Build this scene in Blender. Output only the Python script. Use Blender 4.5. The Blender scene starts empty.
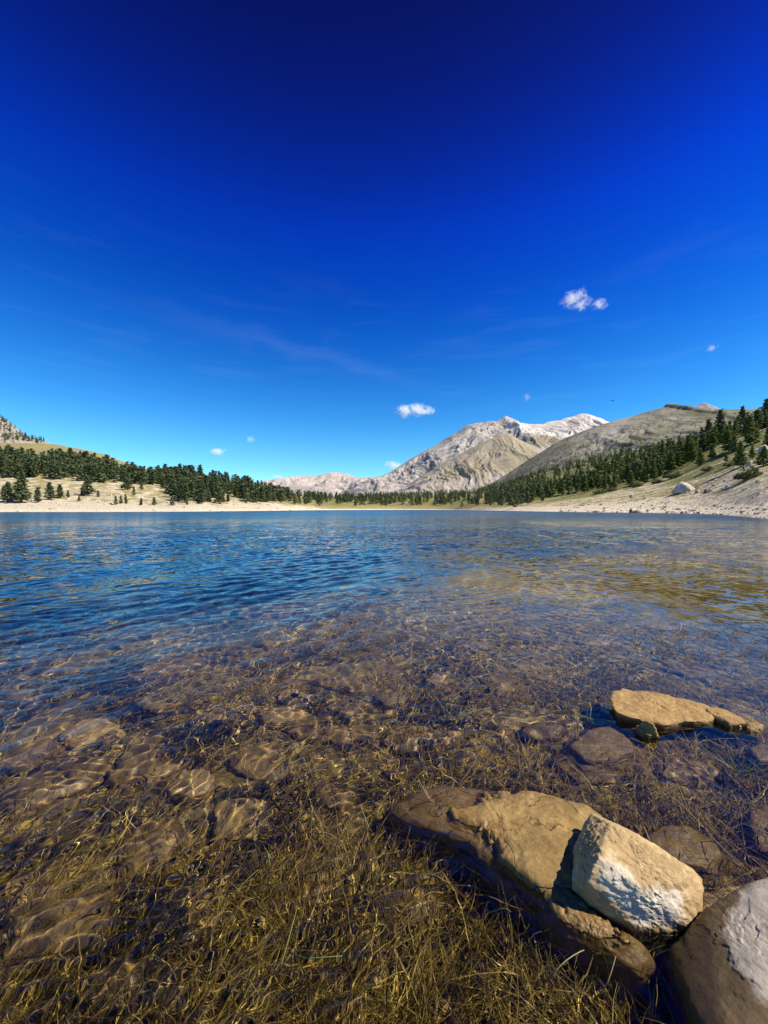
import bpy, bmesh, math, random
import numpy as np
from mathutils import Vector

rad = math.radians
SC = bpy.context.scene
COL = SC.collection
F = 384.0          # focal length in pixels: 90 degrees across
HY = 509.0         # row of the horizon
CAMH = 1.0         # lens height above the lake

SUN_AZ, SUN_EL = 104.0, 48.0

# ------------------------------------------------------------------ noise
_rng = np.random.RandomState(7)
_PERM = np.tile(_rng.permutation(512), 4)
_G3 = _rng.normal(size=(512, 3)); _G3 /= np.linalg.norm(_G3, axis=1)[:, None]

def perlin(x, y, z=0.0):
    x, y, z = np.broadcast_arrays(np.asarray(x, float), np.asarray(y, float), np.asarray(z, float))
    xi, yi, zi = np.floor(x).astype(int), np.floor(y).astype(int), np.floor(z).astype(int)
    fx, fy, fz = x - xi, y - yi, z - zi
    u, v, w = [t * t * t * (t * (t * 6 - 15) + 10) for t in (fx, fy, fz)]
    def g(i, j, k):
        h = _PERM[_PERM[_PERM[(xi + i) % 512] + (yi + j) % 512] + (zi + k) % 512]
        gr = _G3[h]
        return gr[..., 0] * (fx - i) + gr[..., 1] * (fy - j) + gr[..., 2] * (fz - k)
    l = lambda a, b, t: a + (b - a) * t
    return 1.5 * l(l(l(g(0,0,0), g(1,0,0), u), l(g(0,1,0), g(1,1,0), u), v),
                   l(l(g(0,0,1), g(1,0,1), u), l(g(0,1,1), g(1,1,1), u), v), w)

def fbm(x, y, z=0.0, octv=5, gain=0.5, lac=2.03, ridged=False):
    s, a, f = 0, 1.0, 1.0
    for o in range(octv):
        n = perlin(np.asarray(x) * f + 17.3 * o, np.asarray(y) * f + 9.1 * o, np.asarray(z) * f + 3.7 * o)
        if ridged: n = 1 - 2 * np.abs(n)
        s = s + a * n; a *= gain; f *= lac
    return s

def sstep(a, b, x):
    t = np.clip((np.asarray(x, float) - a) / (b - a), 0, 1)
    return t * t * (3 - 2 * t)

# ------------------------------------------------------------------ objects
def mesh_np(name, V, Q, smooth=True):
    V = np.asarray(V, np.float32); Q = np.asarray(Q, np.int32)
    me = bpy.data.meshes.new(name)
    me.vertices.add(len(V)); me.vertices.foreach_set('co', V.ravel())
    k = Q.shape[1]
    me.loops.add(Q.size); me.loops.foreach_set('vertex_index', Q.ravel())
    me.polygons.add(len(Q)); me.polygons.foreach_set('loop_start', np.arange(0, Q.size, k, dtype=np.int32))
    me.update(calc_edges=True)
    me.polygons.foreach_set('use_smooth', np.full(len(Q), smooth))
    me.validate()
    return me

def grid_quads(m, n, wrap=False):
    i = np.arange(m - 1)[:, None]; j = np.arange(n if wrap else n - 1)[None, :]
    j2 = (j + 1) % n
    return np.stack([i * n + j, i * n + j2, (i + 1) * n + j2, (i + 1) * n + j], -1).reshape(-1, 4)

def fattr(me, name, vals, domain='POINT'):
    a = me.attributes.new(name, 'FLOAT', domain)
    a.data.foreach_set('value', np.asarray(vals, np.float32).ravel())

def link(name, me, mat=None, parent=None):
    o = bpy.data.objects.new(name, me); COL.objects.link(o)
    if mat is not None: me.materials.append(mat)
    if parent is not None: o.parent = parent
    return o

def tag(o, label=None, cat=None, group=None, kind=None):
    if label: o['label'] = label
    if cat: o['category'] = cat
    if group: o['group'] = group
    if kind: o['kind'] = kind
    return o

def W(px, py, z=0.0):
    """the point at height z that stands at this place of the photograph"""
    Y = (CAMH - z) * F / (py - HY)
    return np.array([(px - 384.0) / F * Y, Y, z])

def receiver(o):
    o.cycles.is_caustics_receiver = True
    return o

# ------------------------------------------------------------------ materials
class NT:
    def __init__(s, name):
        s.m = bpy.data.materials.new(name); s.m.use_nodes = True
        s.t = s.m.node_tree; s.t.nodes.clear()
        s.out = s.t.nodes.new('ShaderNodeOutputMaterial')
    def n(s, typ, ins=None, **kw):
        nd = s.t.nodes.new('ShaderNode' + typ)
        for k, v in kw.items(): setattr(nd, k, v)
        for k, v in (ins or {}).items(): s.put(nd.inputs[k], v)
        return nd
    def put(s, sock, v):
        if isinstance(v, bpy.types.NodeSocket): s.t.links.new(v, sock)
        elif isinstance(v, bpy.types.Node): s.t.links.new(v.outputs[0], sock)
        else:
            if isinstance(v, (tuple, list)) and sock.type == 'RGBA' and len(v) == 3: v = (*v, 1)
            sock.default_value = v
    def math(s, op, a, b=0.0, c=None, clamp=False):
        nd = s.n('Math', {0: a, 1: b}, operation=op, use_clamp=clamp)
        if c is not None: s.put(nd.inputs[2], c)
        return nd.outputs[0]
    def mix(s, f, a, b, mode='MIX'):
        nd = s.n('MixRGB', {0: f, 1: a, 2: b}, blend_type=mode); return nd.outputs[0]
    def noise(s, vec, scale, detail=4, rough=0.55, dist=0.0, out=0):
        return s.n('TexNoise', {'Vector': vec, 'Scale': scale, 'Detail': detail, 'Roughness': rough, 'Distortion': dist}).outputs[out]
    def voro(s, vec, scale, feature='F1', out='Distance', rnd=1.0):
        return s.n('TexVoronoi', {'Vector': vec, 'Scale': scale, 'Randomness': rnd}, feature=feature).outputs[out]
    def ramp(s, f, a, b, lo=0.0, hi=1.0):
        return s.n('MapRange', {0: f, 1: a, 2: b, 3: lo, 4: hi}, interpolation_type='SMOOTHSTEP').outputs[0]
    def attr(s, name): return s.n('Attribute', attribute_name=name).outputs['Fac']
    def pos(s): return s.n('NewGeometry').outputs['Position']
    def scl(s, v, k): return s.n('VectorMath', {0: v, 1: k}, operation='MULTIPLY').outputs[0]
    def bump(s, h, strength=0.5, dist=0.01):
        return s.n('Bump', {'Height': h, 'Strength': strength, 'Distance': dist}).outputs[0]
    def principled(s, col, rough=0.8, normal=None, spec=0.3, **kw):
        p = s.n('BsdfPrincipled', {'Base Color': col, 'Roughness': rough, 'Specular IOR Level': spec})
        if normal is not None: s.put(p.inputs['Normal'], normal)
        s.t.links.new(p.outputs[0], s.out.inputs[0])
        return s.m

def rock_mat(name, A, B, C, sc=1.0, patch=None, strata=0.0, wet_level=0.012, wetk=0.42, crack=0.0, ax=(1, 1, 1), bs=0.5):
    """stone: three tones, grain, cracks; wet and darker up to the waterline"""
    t = NT(name); P = t.pos(); Ps = t.scl(P, ax)
    n1 = t.noise(Ps, 5 * sc, 6, 0.6); n2 = t.noise(Ps, 22 * sc, 8, 0.62, 0.3); n3 = t.noise(P, 140 * sc, 4, 0.6)
    c = t.mix(t.ramp(n1, 0.38, 0.62), A, B)
    c = t.mix(t.ramp(n2, 0.48, 0.72), c, C)
    c = t.mix(t.math('MULTIPLY', t.ramp(n3, 0.48, 0.72), 0.5), c, tuple(x * 0.42 for x in A))
    n4 = t.noise(Ps, 55 * sc, 5, 0.7, 0.8)
    c = t.mix(t.math('MULTIPLY', t.ramp(n4, 0.56, 0.68), 0.45), c, tuple(x * 0.55 for x in B))
    c = t.mix(t.math('MULTIPLY', t.ramp(t.noise(P, 300 * sc, 2, 0.5), 0.55, 0.75), 0.35), c, tuple(min(x * 1.5, 0.8) for x in C))
    h = t.math('ADD', t.math('ADD', t.math('MULTIPLY', n2, 1.0), t.math('MULTIPLY', n3, 0.35)), t.math('MULTIPLY', n4, 0.5))
    if strata:
        wv = t.n('TexNoise', {'Vector': t.scl(Ps, (14 * sc, 14 * sc, 90 * sc)), 'Scale': 1.0, 'Detail': 5.0, 'Roughness': 0.6}).outputs[0]
        h = t.math('ADD', h, t.math('MULTIPLY', wv, strata))
        c = t.mix(t.math('MULTIPLY', t.ramp(wv, 0.5, 0.7), 0.35), c, tuple(x * 0.5 for x in A))
    if crack:
        warp = t.n('VectorMath', {0: P, 1: t.scl(t.noise(P, 7 * sc, 3, out=1), (0.12, 0.12, 0.12))}, operation='ADD').outputs[0]
        d = t.voro(warp, 5.0 * sc, 'DISTANCE_TO_EDGE')
        gate = t.ramp(t.noise(P, 4 * sc, 2), 0.44, 0.56)
        cr = t.math('MULTIPLY', t.ramp(d, 0.0, crack, 1, 0), gate)
        c = t.mix(t.math('MULTIPLY', cr, 0.8), c, tuple(x * 0.2 for x in A))
        h = t.math('SUBTRACT', h, t.math('MULTIPLY', cr, 0.8))
    if patch:
        a = t.attr('patch'); pn = t.noise(P, 26, 6, 0.65)
        m = t.ramp(t.math('ADD', a, t.math('MULTIPLY', t.math('SUBTRACT', pn, 0.5), 1.3)), 0.36, 0.74)
        pc = t.mix(t.ramp(n2, 0.4, 0.7), patch, tuple(x * 0.8 for x in patch)); stn = t.noise(t.scl(Ps, (42, 42, 20)), 1.0, 5, 0.65); pc = t.mix(t.math('MULTIPLY', t.ramp(stn, 0.48, 0.66), 0.55), pc, tuple(x * 0.55 for x in patch)); m = t.math('MULTIPLY', m, t.ramp(n4, 0.74, 0.56, 0.66, 0.97))
        c = t.mix(m, c, pc)
    z = t.n('SeparateXYZ', {0: P}).outputs[2]
    zw = t.math('ADD', z, t.math('MULTIPLY', t.math('SUBTRACT', n1, 0.5), 0.02))
    wet = t.ramp(zw, wet_level - 0.008, wet_level + 0.006, 1, 0)
    c = t.mix(wet, c, t.mix(1.0, c, (wetk, wetk * 0.92, wetk * 0.8), 'MULTIPLY'))
    r = t.n('MapRange', {0: wet, 1: 0.0, 2: 1.0, 3: 0.88, 4: 0.42}).outputs[0]
    return t.principled(c, r, t.bump(h, bs, 0.008 / sc), 0.35)

# ------------------------------------------------------------------ camera, light, sky
cam = bpy.data.cameras.new('camera'); camo = bpy.data.objects.new('camera', cam); COL.objects.link(camo)
cam.sensor_fit = 'HORIZONTAL'; cam.sensor_width = 36.0; cam.lens = 18.0
cam.clip_start = 0.02; cam.clip_end = 60000
camo.location = (0, 0, CAMH)
camo.rotation_euler = (rad(90) - math.atan((512 - HY) / F), 0, 0)
SC.camera = camo

sun = bpy.data.lights.new('sun', 'SUN'); suno = bpy.data.objects.new('sun', sun); COL.objects.link(suno)
sun.energy = 5.0; sun.angle = rad(0.53); sun.color = (1.0, 0.90, 0.74)
sd = Vector((math.cos(rad(SUN_EL)) * math.sin(rad(SUN_AZ)), math.cos(rad(SUN_EL)) * math.cos(rad(SUN_AZ)), math.sin(rad(SUN_EL))))
suno.rotation_euler = sd.to_track_quat('Z', 'Y').to_euler()
suno.location = sd * 50
sun.cycles.is_caustics_light = True

wd = bpy.data.worlds.new('World'); SC.world = wd; wd.use_nodes = True
wt = wd.node_tree; wt.nodes.clear()
def wn(typ, ins=None, **kw):
    nd = wt.nodes.new('ShaderNode' + typ)
    for k, v in kw.items(): setattr(nd, k, v)
    for k, v in (ins or {}).items():
        if isinstance(v, bpy.types.NodeSocket): wt.links.new(v, nd.inputs[k])
        else: nd.inputs[k].default_value = v
    return nd
sky = wn('TexSky', sky_type='NISHITA', sun_disc=False, sun_elevation=rad(SUN_EL), sun_rotation=rad(SUN_AZ),
         altitude=2200.0, air_density=1.0, dust_density=0.1, ozone_density=3.0)
gen = wn('TexCoord').outputs['Generated']
el = wn('SeparateXYZ', {0: gen}).outputs[2]
rampn = wn('ValToRGB', {0: el}); cr = rampn.color_ramp; cr.interpolation = 'B_SPLINE'
stops = [(0.0, (0.76, 0.96, 1.05)), (0.09, (0.44, 0.92, 1.13)), (0.22, (0.15, 0.70, 1.38)), (0.40, (0.018, 0.37, 1.50)),
         (0.57, (0.008, 0.165, 1.08)), (0.70, (0.018, 0.060, 0.50)), (0.83, (0.022, 0.024, 0.17)), (1.0, (0.03, 0.03, 0.10))]
for i, (p, c) in enumerate(stops):
    e = cr.elements[i] if i < 2 else cr.elements.new(p)
    e.position = p; e.color = (*c, 1)
mul = wn('MixRGB', {0: 1.0, 1: sky.outputs[0], 2: rampn.outputs[0]}, blend_type='MULTIPLY')
# faint high cirrus, one streak of it in the north-west
cm = wn('Mapping', {'Vector': gen, 'Rotation': (0.0, rad(-18), rad(8)), 'Scale': (2.2, 1.2, 16.0)})
cn = wn('TexNoise', {'Vector': cm.outputs[0], 'Scale': 2.0, 'Detail': 6.0, 'Roughness': 0.6, 'Distortion': 0.4})
cg = wn('MapRange', {0: cn.outputs[0], 1: 0.52, 2: 0.8, 3: 0.0, 4: 0.02})
cb = wn('MapRange', {0: el, 1: 0.16, 2: 0.3, 3: 0.0, 4: 1.0}); cb2 = wn('MapRange', {0: el, 1: 0.36, 2: 0.55, 3: 1.0, 4: 0.0})
cf = wn('Math', {0: cb.outputs[0], 1: cb2.outputs[0]}, operation='MULTIPLY')
cf2 = wn('Math', {0: cf.outputs[0], 1: cg.outputs[0]}, operation='MULTIPLY')
# and one thin diagonal streak of it on the left
sdot = wn('VectorMath', {0: gen, 1: (-0.244, 0.325, -0.914)}, operation='DOT_PRODUCT').outputs['Value']
sn = wn('TexNoise', {'Vector': wn('Mapping', {'Vector': gen, 'Scale': (3.0, 3.0, 9.0)}).outputs[0], 'Scale': 2.0, 'Detail': 6.0, 'Roughness': 0.65})
sw = wn('Math', {0: sn.outputs[0], 1: 0.10, 2: -0.052}, operation='MULTIPLY_ADD')
sd2 = wn('Math', {0: wn('Math', {0: sdot, 1: sw.outputs[0]}, operation='ADD').outputs[0]}, operation='ABSOLUTE')
s1 = wn('MapRange', {0: sd2.outputs[0], 1: 0.0, 2: 0.030, 3: 0.016, 4: 0.0}, interpolation_type='SMOOTHSTEP')
gx_ = wn('SeparateXYZ', {0: gen}).outputs[0]
s2 = wn('MapRange', {0: gx_, 1: -0.55, 2: -0.25, 3: 0.0, 4: 1.0}); s3 = wn('MapRange', {0: gx_, 1: -0.1, 2: 0.16, 3: 1.0, 4: 0.0})
s4 = wn('Math', {0: s1.outputs[0], 1: s2.outputs[0]}, operation='MULTIPLY'); s5 = wn('Math', {0: s4.outputs[0], 1: s3.outputs[0]}, operation='MULTIPLY')
cf2 = wn('Math', {0: cf2.outputs[0], 1: s5.outputs[0]}, operation='ADD')
skyc = wn('MixRGB', {0: cf2.outputs[0], 1: mul.outputs[0], 2: (7.0, 8.0, 9.0, 1)})
bg = wn('Background', {'Color': skyc.outputs[0], 'Strength': 0.12})
wo = wn('OutputWorld'); wt.links.new(bg.outputs[0], wo.inputs[0])

SC.render.engine = 'CYCLES'
SC.view_settings.view_transform = 'Standard'; SC.view_settings.look = 'None'
SC.view_settings.exposure = 0.7; SC.view_settings.gamma = 1.0
cy = SC.cycles
cy.use_denoising = True
try: cy.denoiser = 'OPENIMAGEDENOISE'
except Exception: pass
cy.max_bounces = 14; cy.diffuse_bounces = 2; cy.glossy_bounces = 4; cy.transmission_bounces = 6
cy.volume_bounces = 12; cy.transparent_max_bounces = 8
cy.caustics_reflective = False; cy.caustics_refractive = True
cy.sample_clamp_indirect = 4.0; cy.sample_clamp_direct = 0.0
cy.blur_glossy = 0.5

# ------------------------------------------------------------------ the lie of the land
SHORE_PX = np.array([-420, -250, 0, 60, 110, 150, 200, 240, 275, 310, 350, 400, 450, 490, 540, 600, 650, 700, 735, 768, 900, 1150, 1600], float)
SHORE_Y = np.array([90, 110, 128, 130, 133, 140, 150, 185, 230, 330, 420, 500, 450, 230, 150, 115, 100, 80, 56, 37, 18, 9, 5], float)
PROF = {  # column of the photo: (depth, row) points above the shoreline
    -420: [(130, 495), (190, 470), (260, 450), (420, 430)],
    -250: [(140, 499), (200, 478), (280, 460), (440, 440)],
    0: [(150, 503), (190, 491), (250, 472), (330, 456), (450, 442)],
    60: [(150, 504), (200, 492), (260, 474), (340, 458), (450, 443.5)],
    110: [(150, 505), (200, 494), (260, 480), (340, 464), (420, 455)],
    150: [(165, 506), (210, 497), (270, 485), (330, 477), (400, 472)],
    200: [(175, 506), (220, 498), (280, 487), (340, 479), (400, 474)],
    240: [(205, 507), (245, 500), (300, 491), (360, 486), (420, 483)],
    275: [(245, 507), (280, 503), (330, 498), (400, 494), (500, 492)],
    310: [(350, 507), (400, 503), (480, 500), (600, 498)],
    350: [(440, 507), (500, 504), (600, 500), (750, 498)],
    400: [(520, 507), (560, 504), (650, 499), (800, 496)],
    450: [(480, 507), (540, 503), (650, 498), (800, 494)],
    490: [(250, 508), (330, 505), (450, 500), (650, 493), (800, 488)],
    540: [(165, 508), (220, 503), (300, 496), (450, 486), (700, 472)],
    600: [(130, 508), (165, 500), (230, 490), (350, 478), (600, 458)],
    650: [(115, 507), (140, 497), (180, 485), (280, 470), (450, 450)],
    700: [(95, 507), (120, 491), (150, 476), (200, 458), (300, 442)],
    735: [(75, 506), (105, 484), (140, 464), (190, 446), (280, 430)],
    768: [(55, 503), (85, 480), (120, 460), (170, 439), (260, 418)],
    900: [(30, 500), (55, 470), (90, 440), (150, 410), (260, 385)],
    1150: [(16, 490), (35, 450), (70, 410), (130, 370), (240, 340)],
    1600: [(10, 480), (28, 430), (60, 390), (120, 340), (220, 300)],
}
def shoreY(px): return np.interp(px, SHORE_PX, SHORE_Y)
_S = np.linspace(0, 1, 81)
_cols = np.array(sorted(PROF), float)
_tabY, _tabZ = [], []
for k in sorted(PROF):
    ys, zs = [float(shoreY(k))], [0.0]
    for (Y, py) in PROF[k]:
        ys.append(Y); zs.append(CAMH + (HY - py) / F * Y)
    yb = ys[-1]
    ys += [yb * 1.25, yb * 2.0]; zs += [zs[-1] * 0.93, zs[-1] * 0.3]
    ys, zs = np.array(ys), np.array(zs)
    Yg = ys[0] * (ys[-1] / ys[0]) ** _S
    _tabY.append(Yg); _tabZ.append(np.interp(Yg, ys, zs))
_fine = np.arange(-420, 1601, 4.0)
def _blur(T):
    T = np.array([np.interp(_fine, _cols, T[:, k]) for k in range(T.shape[1])]).T
    w = np.exp(-0.5 * (np.arange(-9, 10) * 4.0 / 12.0) ** 2); w /= w.sum()
    P = np.pad(T, ((9, 9), (0, 0)), mode='edge')
    return sum(w[k] * P[k:k + len(T)] for k in range(19))
_tabY, _tabZ = np.exp(_blur(np.log(np.array(_tabY)))), _blur(np.array(_tabZ))
def shoreY(px): return np.interp(px, _fine, _tabY[:, 0])
def landcol(px):
    """(depth, height) along a column of the photo, smooth between columns"""
    q = (np.clip(px, -420, 1599.9) + 420) / 4.0; i = int(q); t = q - i
    return _tabY[i] * (1 - t) + _tabY[i + 1] * t, _tabZ[i] * (1 - t) + _tabZ[i + 1] * t
def rough(X, Y, s):
    """bumps of the land; s = distance from the shoreline"""
    a = sstep(1, 40, s) * (1 - 0.7 * sstep(20, 60, X) * (1 - sstep(60, 140, s)))
    return a * (1.3 * fbm(X / 38, Y / 38, 1.7, 4) + 0.35 * fbm(X / 7, Y / 7, 5.1, 4)) + 0.12 * sstep(0, 6, s) * fbm(X / 2.0, Y / 2.0, 2.2, 4)
def landZ(px, Y):
    yc, zc = landcol(px)
    X = (px - 384) / F * Y
    return float(np.interp(Y, yc, zc) + rough(X, Y, Y - yc[0]))

def bedZ(X, Y):
    X, Y = np.asarray(X, float), np.asarray(Y, float)
    u = -0.6 * X + 0.8 * Y
    up = np.maximum(u, 0)
    d = 0.135 + 0.050 * up + 0.019 * up ** 2 + 0.06 * np.minimum(u, 0)
    d = np.minimum(d, 7.0)
    px = 384 + F * X / np.maximum(Y, 0.05)
    sh = shoreY(px)
    d = np.where(Y > 4, np.minimum(d, np.maximum(0.13 * (sh - Y), 0.12 + 0.02 * np.maximum(Y - sh, 0))), d)
    nf = 1 - sstep(8, 25, Y)
    d = d - nf * (0.035 * fbm(X / 0.55, Y / 0.55, 0.3, 4) + 0.010 * fbm(X / 0.09, Y / 0.09, 4.4, 3))
    # the camera stands on the bank
    d = d - 0.5 * sstep(0.35, -1.5, Y) - 0.15 * sstep(0.9, 3.5, u * -1)
    return -d

# ---- materials of the land
def land_material():
    t = NT('shore_ground'); P = t.pos()
    n1 = t.noise(P, 0.035, 5, 0.6); n2 = t.noise(P, 0.22, 6, 0.65); n3 = t.noise(P, 1.4, 6, 0.7)
    v = t.voro(P, 0.9); vc = t.voro(P, 0.9, out='Color')
    scree = t.mix(t.ramp(n3, 0.3, 0.7), (0.33, 0.285, 0.20), (0.60, 0.53, 0.405))
    scree = t.mix(t.ramp(t.voro(P, 2.3), 0.15, 0.4, 0.75, 0.0), scree, (0.60, 0.56, 0.48))
    dry = t.mix(t.ramp(n3, 0.35, 0.65), (0.30, 0.25, 0.11), (0.18, 0.17, 0.07))
    green = t.mix(t.ramp(n2, 0.35, 0.65), (0.11, 0.13, 0.035), (0.19, 0.18, 0.06))
    g = t.attr('green'); d = t.attr('dry')
    k1 = t.ramp(t.math('ADD', d, t.math('MULTIPLY', t.math('SUBTRACT', n2, 0.5), 1.6)), 0.4, 0.65)
    c = t.mix(k1, scree, dry)
    k2 = t.ramp(t.math('ADD', g, t.math('MULTIPLY', t.math('SUBTRACT', n1, 0.5), 2.0)), 0.4, 0.65)
    c = t.mix(k2, c, green)
    st = t.ramp(t.math('ADD', v, t.math('MULTIPLY', t.math('SUBTRACT', n2, 0.5), 0.9)), 0.10, 0.22, 1, 0)
    c = t.mix(t.math('MULTIPLY', st, 0.8), c, (0.58, 0.52, 0.42))
    z = t.n('SeparateXYZ', {0: P}).outputs[2]
    c = t.mix(t.ramp(t.math('ADD', z, t.math('MULTIPLY', n2, 1.2)), 0.9, 2.2, 1, 0), c, t.mix(t.ramp(n3, 0.35, 0.65), (0.46, 0.41, 0.31), (0.66, 0.60, 0.475)))
    c = t.mix(t.ramp(t.math('ADD', z, t.math('MULTIPLY', n3, 0.10)), 0.02, 0.12, 0.7, 0), c, (0.22, 0.18, 0.12))
    h = t.math('ADD', t.math('MULTIPLY', n3, 0.6), t.math('MULTIPLY', v, -0.5))
    return t.principled(c, 0.92, t.bump(h, 0.9, 0.5), 0.15)

def bed_material():
    t = NT('lake_bed_silt_painted_blue'); P = t.pos()
    n1 = t.noise(P, 1.6, 5, 0.6); n2 = t.noise(P, 9, 6, 0.65, 0.5); n3 = t.noise(P, 60, 4, 0.6)
    v = t.voro(P, 26.0); vc = t.n('TexVoronoi', {'Vector': P, 'Scale': 26.0}).outputs['Color']
    c = t.mix(t.ramp(n1, 0.4, 0.62), (0.21, 0.142, 0.036), (0.37, 0.27, 0.088))
    c = t.mix(t.ramp(n2, 0.42, 0.66), c, (0.115, 0.078, 0.021))
    pb = t.math('MULTIPLY', t.ramp(v, 0.28, 0.36, 1, 0), t.ramp(n1, 0.45, 0.55))
    c = t.mix(t.math('MULTIPLY', pb, 0.7), c, t.mix(t.n("SeparateColor", {0: vc}).outputs[0], (0.10, 0.08, 0.05), (0.30, 0.24, 0.15)))
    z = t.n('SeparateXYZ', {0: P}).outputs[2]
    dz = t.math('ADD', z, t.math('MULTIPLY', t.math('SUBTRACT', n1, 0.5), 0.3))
    c = t.mix(t.ramp(dz, -1.05, -0.42, 1, 0), c, (0.045, 0.090, 0.110))  # blue-green of light scattered in the water, painted into the bed by depth
    c = t.mix(t.ramp(z, -3.5, -0.9, 1, 0), c, (0.028, 0.115, 0.195))  # deep water's scattered blue, likewise put into the bed colour
    h = t.math('ADD', t.math('ADD', n2, t.math('MULTIPLY', n3, 0.4)), t.math('MULTIPLY', pb, 0.4))
    return t.principled(c, 0.85, t.bump(h, 0.6, 0.02), 0.1)

# ---- the dry land beyond the lake: one sheet
def build_land():
    pxs = np.concatenate([np.arange(-420, 0, 12), np.arange(0, 800, 1.6), np.arange(800, 1600, 14)])
    m = 230
    X = np.zeros((m, len(pxs))); Y = X.copy(); Z = X.copy(); S = X.copy()
    s = np.linspace(-0.06, 1, m)
    for j, px in enumerate(pxs):
        yc, zc = landcol(px)
        sp = np.where(s < 0, s, s ** 1.25)
        yy = yc[0] * (yc[-1] / yc[0]) ** sp
        zz = np.interp(yy, yc, zc) + np.where(yy < yc[0], (yy - yc[0]) * 0.14 - 0.02, 0)
        X[:, j] = (px - 384) / F * yy; Y[:, j] = yy; Z[:, j] = zz; S[:, j] = yy - yc[0]
    Z += rough(X, Y, S)
    PX = 384 + F * X / Y
    Z = Z.copy()
    me = mesh_np('terrain', np.stack([X, Y, Z], -1).reshape(-1, 3), grid_quads(m, len(pxs)))
    PY = HY - (Z - CAMH) / Y * F
    right = sstep(480, 560, PX)
    # grass cover: meadow in the middle distance and under the right-hand wood, straw on the ochre back of the left hill
    mid = sstep(255, 320, PX) * (1 - sstep(490, 545, PX))
    green = 0.62 * mid * sstep(5, 60, S) + right * 0.75 * sstep(25, 90, S) * (0.5 + 0.5 * sstep(40, 110, S)) + 0.25 * (1 - right) * (1 - mid) * sstep(20, 80, S)
    dry = 0.55 * right * sstep(6, 40, S) + (1 - right) * (0.22 + 0.33 * sstep(10, 50, S) + 0.6 * sstep(330, 420, Y)) + 0.2 * mid
    green = green * (1 - (1 - right) * (1 - mid) * sstep(300, 380, Y))
    fattr(me, 'green', green); fattr(me, 'dry', dry)
    tag(link('terrain', me, land_material()), kind='structure')

def polar(a0, a1, na, r0, r1, ratio, grow=(1e9, 0.0)):
    rs = [r0]
    while rs[-1] < r1:
        r = rs[-1]; rs.append(r * (1 + ratio * (1 + max(0.0, math.log(max(r / grow[0], 1))) * grow[1])))
    rs = np.array(rs); A = np.linspace(a0, a1, na)
    return rs[:, None] * np.sin(A)[None, :], rs[:, None] * np.cos(A)[None, :] - 0.4, rs

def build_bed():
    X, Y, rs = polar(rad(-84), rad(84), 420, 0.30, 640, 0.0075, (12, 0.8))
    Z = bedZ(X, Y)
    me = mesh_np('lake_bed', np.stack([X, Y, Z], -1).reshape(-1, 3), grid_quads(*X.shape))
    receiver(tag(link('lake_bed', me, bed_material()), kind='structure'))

def water_material():
    t = NT('lake_water')
    g = t.n('NewGeometry'); P = g.outputs['Position']; N = g.outputs['Normal']
    r = t.n('VectorMath', {0: P}, operation='LENGTH').outputs['Value']
    # wind ripples grow away from the sheltered bank and come in gusts
    gust = t.ramp(t.noise(t.scl(P, (0.035, 0.09, 0)), 1.0, 4, 0.6), 0.35, 0.65, 0.55, 1.25)
    k = t.math('MULTIPLY', t.math('MULTIPLY', t.ramp(r, 2.5, 14.0, 0.0, 1.2), t.ramp(r, 25.0, 110.0, 1.0, 0.8)), gust)
    a = t.noise(t.scl(P, (1.6, 3.2, 0)), 1.0, 3, 0.55, 0.2, out=1)
    b = t.noise(t.scl(P, (7.0, 12.0, 0)), 1.0, 2, 0.5, 0.0, out=1)
    c = t.noise(t.scl(P, (0.22, 0.6, 0)), 1.0, 2, 0.5, 0.0, out=1)
    v = t.n('VectorMath', {0: t.scl(t.n('VectorMath', {0: a, 1: (.5, .5, .5)}, operation='SUBTRACT').outputs[0], (0.45, 0.6, 0)),
                           1: t.scl(t.n('VectorMath', {0: b, 1: (.5, .5, .5)}, operation='SUBTRACT').outputs[0], (0.7, 0.85, 0))}, operation='ADD').outputs[0]
    v = t.n('VectorMath', {0: v, 1: t.scl(t.n('VectorMath', {0: c, 1: (.5, .5, .5)}, operation='SUBTRACT').outputs[0], (0.2, 0.3, 0))}, operation='ADD').outputs[0]
    kv = t.n('CombineXYZ', {0: k, 1: k, 2: 0.0}).outputs[0]
    nn = t.n('VectorMath', {0: N, 1: t.scl(v, kv)}, operation='ADD').outputs[0]
    nn = t.n('VectorMath', {0: nn}, operation='NORMALIZE').outputs[0]
    gl = t.n('BsdfGlass', {'Color': (0.97, 0.99, 0.98, 1), 'Roughness': t.ramp(r, 6.0, 70.0, 0.0, 0.24), 'IOR': 1.333, 'Normal': nn}, distribution='GGX')
    t.t.links.new(gl.outputs[0], t.out.inputs[0])
    return t.m

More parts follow.
